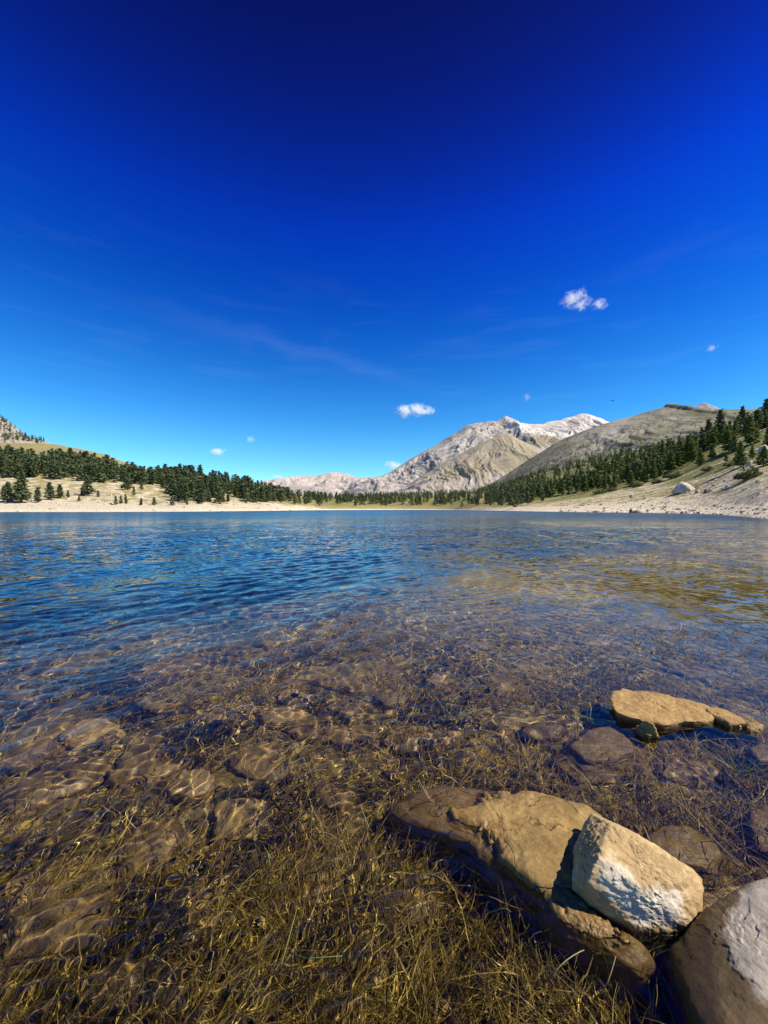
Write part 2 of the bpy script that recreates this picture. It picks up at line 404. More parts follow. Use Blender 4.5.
def build_water():
    X, Y, rs = polar(rad(-78), rad(78), 800, 0.30, 700, 0.0031, (26, 2.5))
    cell = np.maximum(np.gradient(rs), 0.8 * rs * rad(156) / 800)[:, None]
    R = np.hypot(X, Y)
    rg = random.Random(5)
    wx = 0.10 * perlin(X / 0.5, Y / 0.5, 0.2); wy = 0.10 * perlin(X / 0.5, Y / 0.5, 8.2)
    Z = np.zeros_like(X)
    near = 1 - sstep(3, 9, R)
    offs = sstep(1.2, 5.0, -0.6 * X + 0.8 * Y)
    for lam, slope, spread, n in [(0.024, .034, 180, 6), (0.036, .066, 180, 7), (0.055, .070, 180, 7), (0.085, .055, 120, 7), (0.13, .060, 80, 7), (0.22, .060, 85, 8),
                                  (0.38, .056, 75, 8), (0.7, .036, 60, 7), (1.3, .022, 30, 5), (2.6, .012, 30, 3)]:
        fade = sstep(3.5, 6.5, lam / cell); live = int((fade[:, 0] > 0).sum())
        if not live: continue
        x, y, f = X[:live], Y[:live], fade[:live]
        group = 0.25 + 0.9 * sstep(-0.4, 0.4, perlin(x / (lam * 7) + 3 * lam, y / (lam * 7), 40 * lam))
        for _ in range(n):
            l = lam * rg.uniform(0.8, 1.25)
            ang = rad(-19 + rg.gauss(0, 0.5) * spread)       # they run in from the lake towards the bank
            kx, ky = math.cos(ang) * 2 * math.pi / l, math.sin(ang) * 2 * math.pi / l
            amp = slope / math.sqrt(n) * 1.41 * l / (2 * math.pi)
            env = group * (0.75 + 0.25 * np.sin(x / (l * 1.3) * rg.uniform(.5, 1) + y / (l * 1.1) * rg.uniform(-1, 1) + rg.uniform(0, 6)))
            if lam > 0.1: env = env * (0.40 + 0.85 * offs[:live])
            Z[:live] += f * env * amp * np.sin(kx * (x + wx[:live]) + ky * (y + wy[:live]) + rg.uniform(0, 6.28))
    me = mesh_np('lake_water', np.stack([X, Y, Z], -1).reshape(-1, 3), grid_quads(*X.shape))
    o = tag(link('lake_water', me, water_material()), kind='structure')
    o.cycles.is_caustics_caster = True

build_land(); build_bed(); build_water()
# ------------------------------------------------------------------ mountains
def mountain(name, ridge, Yr, Yf, zf, mat, amp, nx=300, nv=120, back=1.2, gully=1.0, seed=0.0, crest=0.25, curve=1.0, shift=0.0, tint=None):
    """ridge: the skyline as (column, row) at depth Yr; the slope runs down to depth Yf, height zf"""
    rp = np.array(ridge, float)
    px = np.linspace(rp[0, 0], rp[-1, 0], nx)
    xr = (px - 384) / F * Yr
    zr = CAMH + (HY - np.interp(px, rp[:, 0], rp[:, 1])) / F * Yr
    v = np.concatenate([np.linspace(0, 1, nv), 1 + np.linspace(0, 1, 30)[1:] * back])
    V = v[:, None]
    Y = Yf + (Yr - Yf) * V + 0 * xr
    X = xr[None, :] + shift * (1 - V) + 0 * V
    prof = np.where(V <= 1, V ** curve, np.maximum(1 - (V - 1) * 1.1, 0))
    Z = zf + (zr[None, :] - zf) * prof
    k = Yr / 3000.0
    L = 520 * k
    bulk = np.sin(np.clip(V, 0, 1) * math.pi) ** 0.8
    Xw = X + 0.35 * L * fbm(X / L, Y / L, seed + 5, 3)
    n = fbm(Xw / L, Y / (L * 2.2), seed, 7, 0.52, ridged=True) - 0.35
    n2 = fbm(Xw / (L * .28), Y / (L * .8), seed + 3, 5, 0.55, ridged=True)
    at_ridge = crest * np.exp(-((V - 1) / 0.12) ** 2)
    Z += amp * k * gully * (bulk * (0.15 * n + 0.085 * n2 + 0.035 * fbm(Xw / (L * .07), Y / (L * .16), seed + 6, 4, 0.6, ridged=True)) + at_ridge * 0.10 * fbm(X / (L * .16), Y / (L * .16), seed + 9, 5))
    # nothing on the slope stands above the skyline
    lim = (zr[None, :] - CAMH) / Yr * Y + CAMH - (1 - V) * 0.02 * (zr[None, :] - zf)
    Z = np.where(V < 0.995, np.minimum(Z, lim), Z)
    me = mesh_np(name, np.stack([X, Y, Z], -1).reshape(-1, 3), grid_quads(*X.shape))
    PX = 384 + F * X / Y; PY = HY - (Z - CAMH) / Y * F
    fattr(me, 'h', np.clip((Z - zf) / (zr.max() - zf), 0, 1))
    if tint is not None: fattr(me, 'tint', tint(PX, PY, V + 0 * X))
    o = link(name, me, mat); tag(o, kind='structure'); return o, X, Y, Z

def mountain_mat(name, rock, rock2, grass, scale, lo=0.35, hi=0.6, scrub=None, pale=None):
    t = NT(name); P = t.pos()
    n1 = t.noise(P, scale, 7, 0.65); n2 = t.noise(t.scl(P, (1, 1, 0.35)), scale * 5, 7, 0.7, 0.4); n3 = t.noise(P, scale * 22, 4, 0.65)
    nz = t.n('SeparateXYZ', {0: t.n('NewGeometry').outputs['Normal']}).outputs[2]
    c = t.mix(t.ramp(n2, 0.36, 0.64), rock, rock2)
    steep = t.math('ADD', t.attr('tint'), t.math('MULTIPLY', t.math('SUBTRACT', n1, 0.5), 1.3))
    steep = t.math('ADD', steep, t.math('MULTIPLY', t.math('SUBTRACT', n2, 0.5), 0.9))
    c = t.mix(t.ramp(steep, lo, hi), c, t.mix(t.ramp(n3, 0.35, 0.65), grass, tuple(x * 0.72 for x in grass)))
    n5 = t.noise(P, scale * 60, 5, 0.75)
    c = t.mix(t.math('MULTIPLY', t.ramp(n5, 0.50, 0.66), 0.55), c, tuple(x * 0.55 for x in rock))
    crag = t.math('MULTIPLY', t.ramp(n2, 0.56, 0.70), t.ramp(steep, hi, lo))
    c = t.mix(t.math('MULTIPLY', crag, 0.5), c, tuple(x * 0.5 for x in rock))
    if scrub:
        c = t.mix(t.math('MULTIPLY', t.ramp(t.noise(P, scale * 40, 3, 0.7), 0.56, 0.64), t.ramp(n1, 0.38, 0.6)), c, scrub)
    if pale:
        c = t.mix(t.ramp(t.math('ADD', t.attr('pale'), t.math('MULTIPLY', t.math('SUBTRACT', n2, 0.5), 0.9)), 0.45, 0.65), c, pale)
    return t.principled(c, 0.95, t.bump(n2, 0.8, 0.3 / scale * 0.12), 0.1)

m_pale = mountain_mat('pale_mountain_rock', (0.27, 0.245, 0.235), (0.47, 0.425, 0.40), (0.28, 0.24, 0.18), 0.0022)
mountain('mountain', [(255, 486), (275, 483), (297, 479), (309, 476), (320, 477), (329, 474.5), (337.5, 472), (346, 474), (357, 477.5), (366, 478), (377, 477), (390, 474), (410, 470), (440, 466)],
         7200, 4800, -10, m_pale, 330, nx=220, nv=90, seed=11.0, tint=lambda px, py, v: 0.1 + 0 * px)

RA = [(352, 489), (362, 484), (370, 479.5), (387, 474), (400, 466), (413, 457.5), (426, 450), (439, 443.5), (448, 437), (456, 433), (463, 428), (469, 424.5), (477, 423), (484.6, 422.5),
      (490, 421), (496, 421.5), (501, 418), (506, 416.5), (511, 419), (519, 423), (530, 424.5), (542, 424), (553, 421.5), (565, 418.6), (574, 416), (582, 413.5), (590, 415), (597, 417.5), (603.5, 420), (625, 430), (660, 446), (700, 462)]
def tintA(px, py, v):
    a = 0.18 + 0.42 * sstep(452, 470, py) * sstep(400, 470, px)
    a = a + 0.55 * np.exp(-((px - 535) / 30) ** 2 - ((py - 440) / 7) ** 2)
    return a
oA, X_, Y_, Z_ = mountain('mountain', RA, 4600, 2900, -10, mountain_mat('grey_pink_mountain_rock', (0.22, 0.21, 0.20), (0.46, 0.43, 0.40), (0.31, 0.275, 0.195), 0.0030, pale=(0.50, 0.47, 0.44)),
         430, nx=460, nv=200, seed=2.0, gully=.62, crest=0.35, tint=tintA)
PXa = 384 + F * X_ / Y_; PYa = HY - (Z_ - CAMH) / Y_ * F
pale = sstep(498, 512, PXa) * (1 - sstep(424 + 0.12 * np.maximum(PXa - 505, 0), 436 + 0.12 * np.maximum(PXa - 505, 0), PYa)) * 0.85 * (1 - 0.9 * np.exp(-((PXa - 572) / 9) ** 2 - ((PYa - 424) / 6) ** 2))
fattr(oA.data, 'pale', pale + 0.16)

RB = [(392, 492), (405, 487), (418, 478), (432, 470), (447, 461), (460, 454), (472, 447.5), (482, 443), (492, 438.5), (500, 435.5), (506, 434.5), (512, 436), (520, 440), (529, 444), (538, 449), (550, 456), (565, 464), (585, 474), (610, 486)]
mountain('mountain', RB, 3300, 2500, -10, mountain_mat('ochre_mountain_grass', (0.27, 0.245, 0.215), (0.43, 0.39, 0.345), (0.36, 0.315, 0.225), 0.0042, 0.28, 0.6, scrub=(0.16, 0.14, 0.07)),
         330, nx=340, nv=170, seed=31.0, gully=.6, crest=0.15, tint=lambda px, py, v: 0.55 - 0.25 * sstep(470, 486, py) + 0.15 * sstep(455, 440, py))

mountain('mountain', [(672, 424), (684, 413), (694, 407.5), (699, 404.5), (703.5, 402.7), (708, 405), (716, 408.5), (730, 414), (748, 424)], 4300, 3600, 300, m_pale, 300, nx=120, nv=60, seed=5.0,
         tint=lambda px, py, v: 0.0 * px)

RC = [(470, 494), (484, 487), (499, 479), (509, 472.5), (519, 466), (530, 458.5), (542, 451.5), (553, 444.5), (565, 438), (578, 433), (590, 428.6), (597, 426), (604, 424), (616, 420.5), (629, 417), (638, 414.5), (647, 412), (656, 409.5),
      (663, 407.5), (665.5, 404.2), (668, 403.2), (671, 405), (675, 406.5), (680, 408), (697, 409), (714, 409.6), (735, 409.6), (770, 408), (840, 409), (960, 412)]
def tintC(px, py, v):
    d = np.interp(px, [r[0] for r in RC], [r[1] for r in RC])
    return 0.50 - 0.30 * np.exp(-((px - 612) / 25) ** 2) * sstep(30, 6, py - d) - 0.3 * np.exp(-((px - 668) / 6) ** 2) * sstep(8, 2, py - d)
oC, X_, Y_, Z_ = mountain('mountain', RC, 1500, 640, 2, mountain_mat('green_brown_mountain_grass', (0.19, 0.18, 0.155), (0.31, 0.295, 0.25), (0.158, 0.156, 0.098), 0.011, 0.3, 0.62, scrub=(0.060, 0.068, 0.026), pale=(0.27, 0.26, 0.225)),
         300, nx=460, nv=220, seed=43.0, crest=0.12, gully=0.6, tint=tintC)
PXc = 384 + F * X_ / Y_; PYc = HY - (Z_ - CAMH) / Y_ * F
dC = PYc - np.interp(PXc, [r[0] for r in RC], [r[1] for r in RC])
fattr(oC.data, 'pale', 0.75 * np.exp(-((PXc - 622 + dC * 1.4) / 13) ** 2) * sstep(38, 8, dC) + 0.14)
SLOPE_C = (X_, Y_, Z_)

RD = [(-320, 395), (-200, 388), (-100, 392), (-40, 404), (-12, 412.5), (0, 417), (5, 418.5), (10, 422.5), (16, 428), (21, 432), (28, 436.5), (34, 438.5), (43, 440.5), (60, 447), (85, 456)]
oD, X_, Y_, Z_ = mountain('hill', RD, 900, 560, 30, mountain_mat('pale_crag', (0.20, 0.18, 0.155), (0.36, 0.33, 0.28), (0.17, 0.155, 0.09), 0.02, 0.4, 0.7), 260, nx=300, nv=90, seed=61.0, crest=0.3,
         tint=lambda px, py, v: 0.22 + 0 * px)
SLOPE_D = (X_, Y_, Z_)

gx, gy = np.meshgrid(np.linspace(-16000, 16000, 40), np.linspace(-500, 16000, 30))
gz = -14 + 0 * gx
o = link('ground', mesh_np('ground', np.stack([gx, gy, gz], -1).reshape(-1, 3), grid_quads(*gx.shape)), m_pale); fattr(o.data, 'tint', 0.6 + 0 * gx); tag(o, kind='structure')

# ------------------------------------------------------------------ stones
def outline_rock(name, pts, z0, zb, mat, seed, label, cat='rock', edge=0.02, tilt=(0, 0), dome=0.01, flare=0.12, amp=0.008, nsc=0.12, n=150, hf=0.002, und=0.0, ragged=0.02, group=None, ledge=0.5):
    """a stone whose plan is the outline pts (world x, y), top near z0, walls down to zb"""
    pts = np.array(pts, float); c = pts.mean(0)
    d = pts - c; a = np.arctan2(d[:, 1], d[:, 0]); r = np.hypot(d[:, 0], d[:, 1]); o = np.argsort(a); a, r = a[o], r[o]
    th = np.linspace(-math.pi, math.pi, n, endpoint=False)
    # straight sides between the corners
    xs = []
    P = d[o]; P2 = np.vstack([P[-1:], P, P[:1]]); A2 = np.concatenate([[a[-1] - 2 * math.pi], a, [a[0] + 2 * math.pi]])
    R = np.zeros(n)
    for i, t in enumerate(th):
        k = np.searchsorted(A2, t) ; k = min(max(k, 1), len(A2) - 1)
        p, q = P2[k - 1], P2[k]; u = np.array([math.cos(t), math.sin(t)]); e = q - p
        den = u[0] * e[1] - u[1] * e[0]
        R[i] = (p[0] * e[1] - p[1] * e[0]) / den if abs(den) > 1e-9 else np.hypot(*p)
    ker = np.array([1, 2, 3, 2, 1.]); ker /= ker.sum()
    R = sum(ker[i + 2] * np.roll(R, i) for i in range(-2, 3))
    size = R.mean()
    R = R * (1 + ragged * fbm(np.cos(th) * size / 0.05, np.sin(th) * size / 0.05, seed, 4))
    prof = [(s, 0.0) for s in np.linspace(0.0, 0.86, 44)]
    prof += [(0.86 + 0.14 * math.sin(q), -edge * (1 - math.cos(q))) for q in np.linspace(0, math.pi / 2, 14)[1:]]
    H = z0 - zb
    prof += [(1 - und * math.sin(w * math.pi) + flare * w ** 1.5, -edge - (H - edge) * w) for w in np.linspace(0, 1, 26)[1:]]
    prof = np.array(prof); S, D = prof[:, :1], prof[:, 1:]
    X = c[0] + S * (R * np.cos(th)); Y = c[1] + S * (R * np.sin(th))
    Sc = np.minimum(S, 1)
    Z = z0 + D + dome * (1 - Sc ** 2) + tilt[0] * (X - c[0]) * (S <= 1.0) + tilt[1] * (Y - c[1]) * (S <= 1.0) + np.where(S > 1, tilt[0] * (X - c[0]) + tilt[1] * (Y - c[1]), 0)
    g = fbm(X / nsc, Y / nsc, Z / nsc + seed, 6, 0.55); g2 = fbm(X / nsc, Y / nsc, Z / (nsc * .4) + seed + 20, 5, 0.55, ridged=True)
    Z += amp * g * (1 - 0.5 * (S > 1)) + hf * fbm(X / 0.02, Y / 0.02, Z / .02 + seed, 3)
    lay = fbm(X / (nsc * 1.6) + seed, Y / (nsc * 1.1), seed * 1.3, 5, 0.55)
    Z -= amp * ledge * (sstep(0.10, 0.15, lay) + sstep(-0.22, -0.18, lay) + 0.8 * sstep(0.42, 0.46, lay)) * (S <= 1.0)
    wall = sstep(0.8, 1.0, S)
    X += wall * np.cos(th) * (amp * 0.9 * (g2 - 0.6)); Y += wall * np.sin(th) * (amp * 0.9 * (g2 - 0.6))
    Z = Z + 0.012 * np.tanh((Z + 0.002) / 0.003) * np.exp(-(Z / 0.05) ** 2)      # step shaped in at the waterline so the stone keeps its sunlight there
    me = mesh_np(name, np.stack([X, Y, Z], -1).reshape(-1, 3), grid_quads(len(prof), n, True))
    ob = link(name, me, mat); receiver(ob)
    return tag(ob, label, cat, group)

def ellipse_px(px, py, w, h, ang, z, seed, k=9, jag=0.16):
    """a rough stone outline w by h pixels round a place of the photograph, as world points on the plane z"""
    rg = random.Random(seed); out = []
    for i in range(k):
        t = 2 * math.pi * (i + rg.uniform(-.25, .25)) / k; s = 1 + rg.uniform(-jag, jag)
        x, y = math.cos(t) * w / 2 * s, math.sin(t) * h / 2 * s
        q = rad(ang); out.append(W(px + x * math.cos(q) - y * math.sin(q), py + x * math.sin(q) + y * math.cos(q), z)[:2])
    return out

def boulder(name, pts, mat, label, cat='boulder', sub=6, p=16, seed=0.0, amp=0.01, nsc=0.12, hf=0.003, group=None, recv=True):
    """an angular stone: the hull of pts with worn edges and a broken surface"""
    pts = np.array(pts, float)
    bm = bmesh.new(); [bm.verts.new(q) for q in pts]
    bmesh.ops.convex_hull(bm, input=bm.verts); bm.normal_update()
    c = pts.mean(0); N, Dd = [], []
    for f in bm.faces:
        nn = np.array(f.normal); d = float(np.dot(nn, np.array(f.verts[0].co) - c))
        if d < 0: nn, d = -nn, -d
        N.append(nn); Dd.append(max(d, 1e-4))
    bm.free(); N, Dd = np.array(N), np.array(Dd)
    b2 = bmesh.new(); bmesh.ops.create_icosphere(b2, subdivisions=sub, radius=1.0)
    me = bpy.data.meshes.new(name); b2.to_mesh(me); b2.free()
    n = len(me.vertices); co = np.zeros(n * 3, np.float32); me.vertices.foreach_get('co', co); D = co.reshape(-1, 3).astype(float)
    D /= np.linalg.norm(D, axis=1)[:, None]
    q = np.maximum(D @ N.T, 0) / Dd
    r = (q ** p).sum(1) ** (-1 / p)
    r0 = r.copy()
    Pn = c + D * r[:, None]
    g = fbm(Pn[:, 0] / nsc, Pn[:, 1] / nsc, Pn[:, 2] / nsc + seed, 6, 0.56)
    g2 = fbm(Pn[:, 0] / (nsc * .35), Pn[:, 1] / (nsc * .35), Pn[:, 2] / (nsc * .35) + seed, 5, 0.6, ridged=True)
    r = r + amp * (g - 0.5 * np.maximum(g2 - 0.6, 0)) + hf * fbm(Pn[:, 0] / .015, Pn[:, 1] / .015, Pn[:, 2] / .015, 3)
    bed = fbm(Pn[:, 0] / (nsc * 1.4) + 0.6 * Pn[:, 2] / nsc, Pn[:, 1] / (nsc * 0.9), Pn[:, 2] / (nsc * .8) + seed * 2, 5, 0.55)
    r = r - amp * 0.5 * (sstep(0.08, 0.12, bed) + sstep(-0.28, -0.25, bed) + sstep(0.38, 0.41, bed))
    Pn = c + D * r[:, None]
    me.vertices.foreach_set('co', Pn.astype(np.float32).ravel()); me.update()
    me.polygons.foreach_set('use_smooth', np.ones(len(me.polygons), bool))
    ob = link(name, me, mat)
    if recv: receiver(ob)
    tag(ob, label, cat, group); return ob, Pn

M_brown = rock_mat('brown_lake_stone', (0.27, 0.178, 0.062), (0.185, 0.120, 0.042), (0.33, 0.23, 0.09), 1.0, crack=0.012, wetk=0.75, wet_level=0.02)
M_slab = rock_mat('tan_slab_stone', (0.33, 0.215, 0.082), (0.25, 0.16, 0.06), (0.38, 0.26, 0.11), 1.3, strata=0.5)
M_dark = rock_mat('dark_wet_stone', (0.12, 0.085, 0.05), (0.20, 0.14, 0.075), (0.075, 0.05, 0.03), 1.0, strata=0.4)
M_sub = rock_mat('sunken_stone', (0.29, 0.198, 0.066), (0.205, 0.138, 0.044), (0.36, 0.26, 0.10), 0.9, wetk=0.72)
M_subpale = rock_mat('pale_sunken_stone', (0.44, 0.315, 0.125), (0.32, 0.225, 0.083), (0.50, 0.38, 0.18), 1.1, wetk=0.75)
M_white = rock_mat('limewashed_stone', (0.42, 0.30, 0.145), (0.31, 0.21, 0.095), (0.50, 0.39, 0.22), 1.6, patch=(0.56, 0.50, 0.39), bs=0.3, strata=0.5, crack=0.006, wetk=0.55)
M_grey = rock_mat('pale_dry_stone', (0.105, 0.072, 0.035), (0.072, 0.048, 0.023), (0.145, 0.102, 0.050), 1.6, wet_level=0.055, bs=0.4, patch=(0.36, 0.325, 0.27), strata=0.5, ax=(1.0, 0.22, 1.0), crack=0.008)

# the boulder with the white face
bp = [W(613, 823, .15), W(640, 838, .142), W(692, 868, .10), W(706, 898, .055), W(703, 932, .012), W(690, 939, .0), W(640, 938, .0), W(600, 918, .006), W(588, 906, .03),
      W(597, 858, .142), W(585, 887, .088), W(574, 854, .065), W(570, 892, .01), W(594, 832, .12), W(676, 884, .098), W(648, 893, .096),
      (.56, 1.14, .0), (.84, 1.06, .0), (.84, 1.0, .03), (.52, 1.04, -.12), (.78, 0.93, -.12), (.62, .93, -.12), (.62, 1.15, .09), (.74, 1.10, .07)]
white, Pw = boulder('boulder', bp, M_white, 'angular tan boulder with a chalk white lower face, resting on the big brown rock', sub=7, p=55, seed=3.3, amp=0.0045, nsc=0.10, hf=0.0010)
pwx = 384 + F * Pw[:, 0] / Pw[:, 1]; pwy = HY + F * (CAMH - Pw[:, 2]) / Pw[:, 1]
def polydist(x, y, poly):
    poly = np.array(poly, float); ins = np.zeros(x.shape, bool); dmin = np.full(x.shape, 1e9)
    for i in range(len(poly)):
        p, q = poly[i], poly[(i + 1) % len(poly)]; e = q - p
        t = np.clip(((x - p[0]) * e[0] + (y - p[1]) * e[1]) / (e @ e), 0, 1)
        dmin = np.minimum(dmin, np.hypot(x - p[0] - t * e[0], y - p[1] - t * e[1]))
        cr = ((p[1] > y) != (q[1] > y)) & (x < (q[0] - p[0]) * (y - p[1]) / (q[1] - p[1] + 1e-12) + p[0]); ins ^= cr
    return np.where(ins, dmin, -dmin)
fattr(white.data, 'patch', np.clip(0.5 + polydist(pwx, pwy, [(602, 862), (612, 864), (630, 872), (647, 891), (678, 893), (686, 908), (693, 923), (665, 932), (640, 932), (622, 914), (606, 898), (596, 884)]) / 30, 0, 1))

# the stone at the right edge, dry and pale on top, wet and dark below
rp = [W(742, 880, .085), W(790, 870, .11), W(722, 915, .055), W(690, 942, .022), W(668, 950, .012), W(690, 985, .018), W(700, 1030, .04), W(735, 1075, .06), W(840, 1000, .10), W(850, 900, .10),
      (.62, .92, -.14), (.58, .7, -.14), (1.15, .65, -.14), (1.2, 1.0, -.14), W(755, 970, .092), W(790, 930, .118), W(820, 990, .11)]
edge, Pe = boulder('boulder', rp, M_grey, 'dark wet boulder with a dry pale streaked top at the lower right edge', sub=7, p=26, seed=8.1, amp=0.005, nsc=0.22, hf=0.0004)
pex = 384 + F * Pe[:, 0] / Pe[:, 1]; pey = HY + F * (CAMH - Pe[:, 2]) / Pe[:, 1]
fattr(edge.data, 'patch', np.clip(0.5 + polydist(pex, pey, [(762, 876), (738, 905), (722, 935), (728, 950), (748, 985), (768, 1005), (900, 1100), (980, 850)]) / 30, 0, 1))

PW = lambda z, *q: [W(x, y, z)[:2] for x, y in q]
outline_rock('rock', PW(.0, (388, 797), (412, 785), (450, 781), (486, 786), (520, 792), (560, 802), (595, 814), (612, 830), (606, 860), (585, 900), (560, 905), (540, 898), (520, 885), (500, 868), (480, 850), (468, 838), (436, 826), (404, 812)),
             -0.004, -.22, M_brown, 1.2, 'big flat brown rock with cracks, just awash below the chalk faced boulder', edge=0.055, dome=0.022, flare=0.22, amp=0.013, nsc=0.14, n=260, tilt=(0.11, -0.02), hf=.0015, ledge=.22)
outline_rock('rock', PW(0, (538, 895), (566, 892), (590, 908), (622, 926), (650, 944), (660, 962), (640, 968), (606, 950), (572, 934), (548, 916)),
             -0.004, -.2, M_brown, 4.7, 'narrow brown ledge of rock along the foot of the chalk faced boulder', edge=0.02, amp=0.005, nsc=.10, flare=0.1, tilt=(-.02, 0.05), ledge=.2)
outline_rock('slab', PW(.03, (614, 693), (622, 689), (648, 692), (690, 699), (716, 706), (722, 712), (714, 718), (690, 720), (664, 724), (640, 719), (618, 714), (613, 703)),
             .022, -.03, M_slab, 2.5, 'flat tan stone slab standing clear of the water on the right', 'slab', edge=0.008, dome=0.004, flare=-0.06, amp=0.007, nsc=.10, n=220, tilt=(-.03, .03), und=0.03, ragged=.045)
outline_rock('slab', PW(.0, (704, 712), (722, 712), (742, 722), (747, 728), (730, 728), (712, 720)), .012, -.07, M_slab, 6.1, 'small pointed tan slab touching the tip of the larger slab', 'slab', edge=0.008, amp=0.005, nsc=.1, tilt=(-.04, 0))
boulder('rock', [W(650, 720, .075), W(656, 724, .07), W(642, 738, .0), W(662, 740, .0), W(646, 746, -.05), W(664, 746, -.05), (1.08, 1.78, -.05), (1.2, 1.75, -.05), (1.16, 1.72, .03)], M_slab,
        'small upright triangular stone below the tan slab', 'rock', sub=5, p=18, seed=1.0, amp=0.006, nsc=.05)
outline_rock('rock', PW(0, (570, 742), (588, 726), (610, 722), (632, 734), (634, 748), (612, 756), (588, 756)), -.034, -.14, M_sub, 9.1, 'flat brown rock just under the water left of the triangular stone', edge=0.03, amp=0.008, nsc=.12, dome=.008, flare=.5, ledge=.2, hf=.001)
outline_rock('rock', PW(0, (648, 832), (662, 820), (690, 820), (712, 832), (726, 848), (712, 860), (684, 858), (660, 848)), -.032, -.15, M_sub, 12.0, 'flat brown rock just under the water behind the chalk faced boulder', edge=0.03, amp=0.008, nsc=.12, dome=.008, flare=.5, ledge=.2, hf=.001)
outline_rock('rock', PW(0, (752, 806), (768, 800), (800, 806), (812, 830), (790, 846), (758, 840)), -.034, -.15, M_sub, 13.0, 'brown rock cut by the right edge above the pale topped boulder', edge=0.02, amp=0.008, nsc=.1)
outline_rock('rock', PW(0, (752, 744), (776, 738), (800, 748), (790, 760), (760, 758)), -.03, -.1, M_sub, 14.0, 'brown rock at the right edge beside the green grass tuft', edge=0.02, amp=0.006, nsc=.1)
outline_rock('rock', PW(0, (744, 726), (758, 722), (768, 728), (760, 735), (748, 733)), -.002, -.1, M_brown, 15.0, 'small brown cobble at the end of the pointed slab', edge=0.015, amp=0.005, nsc=.08)

SUNK = [  # px, py, w, h, angle, depth of the top, material, label
    (226, 720, 66, 26, -8, -.05, M_subpale, 'rounded pale sunken rock lit by ripples left of the middle'),
    (165, 684, 84, 18, -14, -.10, M_sub, 'broad sunken slab far out on the left'),
    (296, 706, 40, 17, 5, -.05, M_subpale, 'small pale sunken stone beside the long dark sunken branch'),
    (352, 694, 76, 13, 8, -.08, M_sub, 'long flat sunken rock behind the long dark sunken branch'),
    (90, 742, 58, 24, -10, -.06, M_subpale, 'bright yellowish sunken stone near the left edge'),
    (28, 768, 50, 22, -20, -.08, M_sub, 'brown sunken stone cut by the left edge'),
    (150, 770, 92, 36, -18, -.06, M_sub, 'brown sunken rock below the rounded pale one'),
    (245, 822, 66, 46, -20, -.055, M_subpale, 'rounded yellow sunken rock ringed by ripples in the lower left'),
    (60, 790, 130, 40, -22, -.09, M_sub, 'large grey brown sunken slab along the left edge'),
    (150, 850, 76, 48, -25, -.08, M_sub, 'dark sunken rock left of the ringed yellow rock'),
    (60, 930, 120, 70, -15, -.10, M_sub, 'large dark sunken rock in the lower left corner'),
    (130, 990, 110, 60, 0, -.09, M_sub, 'dark sunken rock at the bottom edge on the left'),
    (437, 690, 26, 18, 0, -.03, M_subpale, 'pale round sunken stone in the middle of the shallows'),
    (500, 695, 18, 12, 0, -.02, M_subpale, 'small whitish stone under ripples right of the middle'),
    (600, 651, 38, 9, 0, -.05, M_subpale, 'flat pale sunken stone far out on the right'),
    (275, 624, 38, 8, 0, -.16, M_sub, 'sunken stone farthest out left of the middle'),
    (266, 657, 14, 8, 0, -.05, M_sub, 'tiny brown sunken stone far out left of the middle'),
    (700, 680, 70, 14, 6, -.03, M_sub, 'flat brown sunken rock behind the tan slab'),
    (470, 655, 44, 8, 4, -.08, M_sub, 'flat brown sunken rock far out in the middle'),
    (330, 738, 90, 26, 6, -.06, M_sub, 'flat brown sunken rock in front of the long dark branch'),
    (420, 745, 70, 24, -8, -.07, M_sub, 'brown sunken rock behind the big cracked rock'),
    (545, 735, 44, 20, 0, -.05, M_sub, 'brown sunken rock left of the flat rock by the triangular stone'),
    (690, 775, 80, 26, 8, -.02, M_sub, 'flat brown rock awash left of the green grass tuft'),
    (735, 690, 60, 14, 6, -.02, M_sub, 'flat brown rock awash at the far right behind the slab'),
    (665, 635, 44, 6, 3, -.05, M_subpale, 'thin pale sunken slab farthest out on the right'),
    (190, 792, 54, 26, -18, -.06, M_subpale, 'pale sunken stone between the ringed rock and the left slabs'),
    (330, 800, 44, 24, 10, -.06, M_sub, 'brown sunken stone left of the big cracked rock'),
    (390, 705, 40, 14, 0, -.05, M_sub, 'brown sunken stone left of the pale round one'),
]
for i, (x, y, w, h, a, z, m, lab) in enumerate(SUNK):
    c0 = W(x, y, -0.05); zz = float(bedZ(c0[0], c0[1])); z = max(min(z, -0.02), zz + 0.02) if y > 700 else z
    z = min(z, zz + 0.05) if y > 700 else z; z = min(z, -0.055 if y > 700 else zz + .03)
    za = 0.66 * z
    outline_rock('rock', ellipse_px(x, y, w * .98, h * .98, a, za, 40 + i, 11, .26), z, z - .14, m, 20.0 + 1.7 * i, lab, edge=min(0.05, h * 0.0018), dome=0.028, flare=0.55 if y > 700 else 1.1, amp=0.013, nsc=.16, n=130, hf=.0015, group='sunken rocks', ragged=0.06)

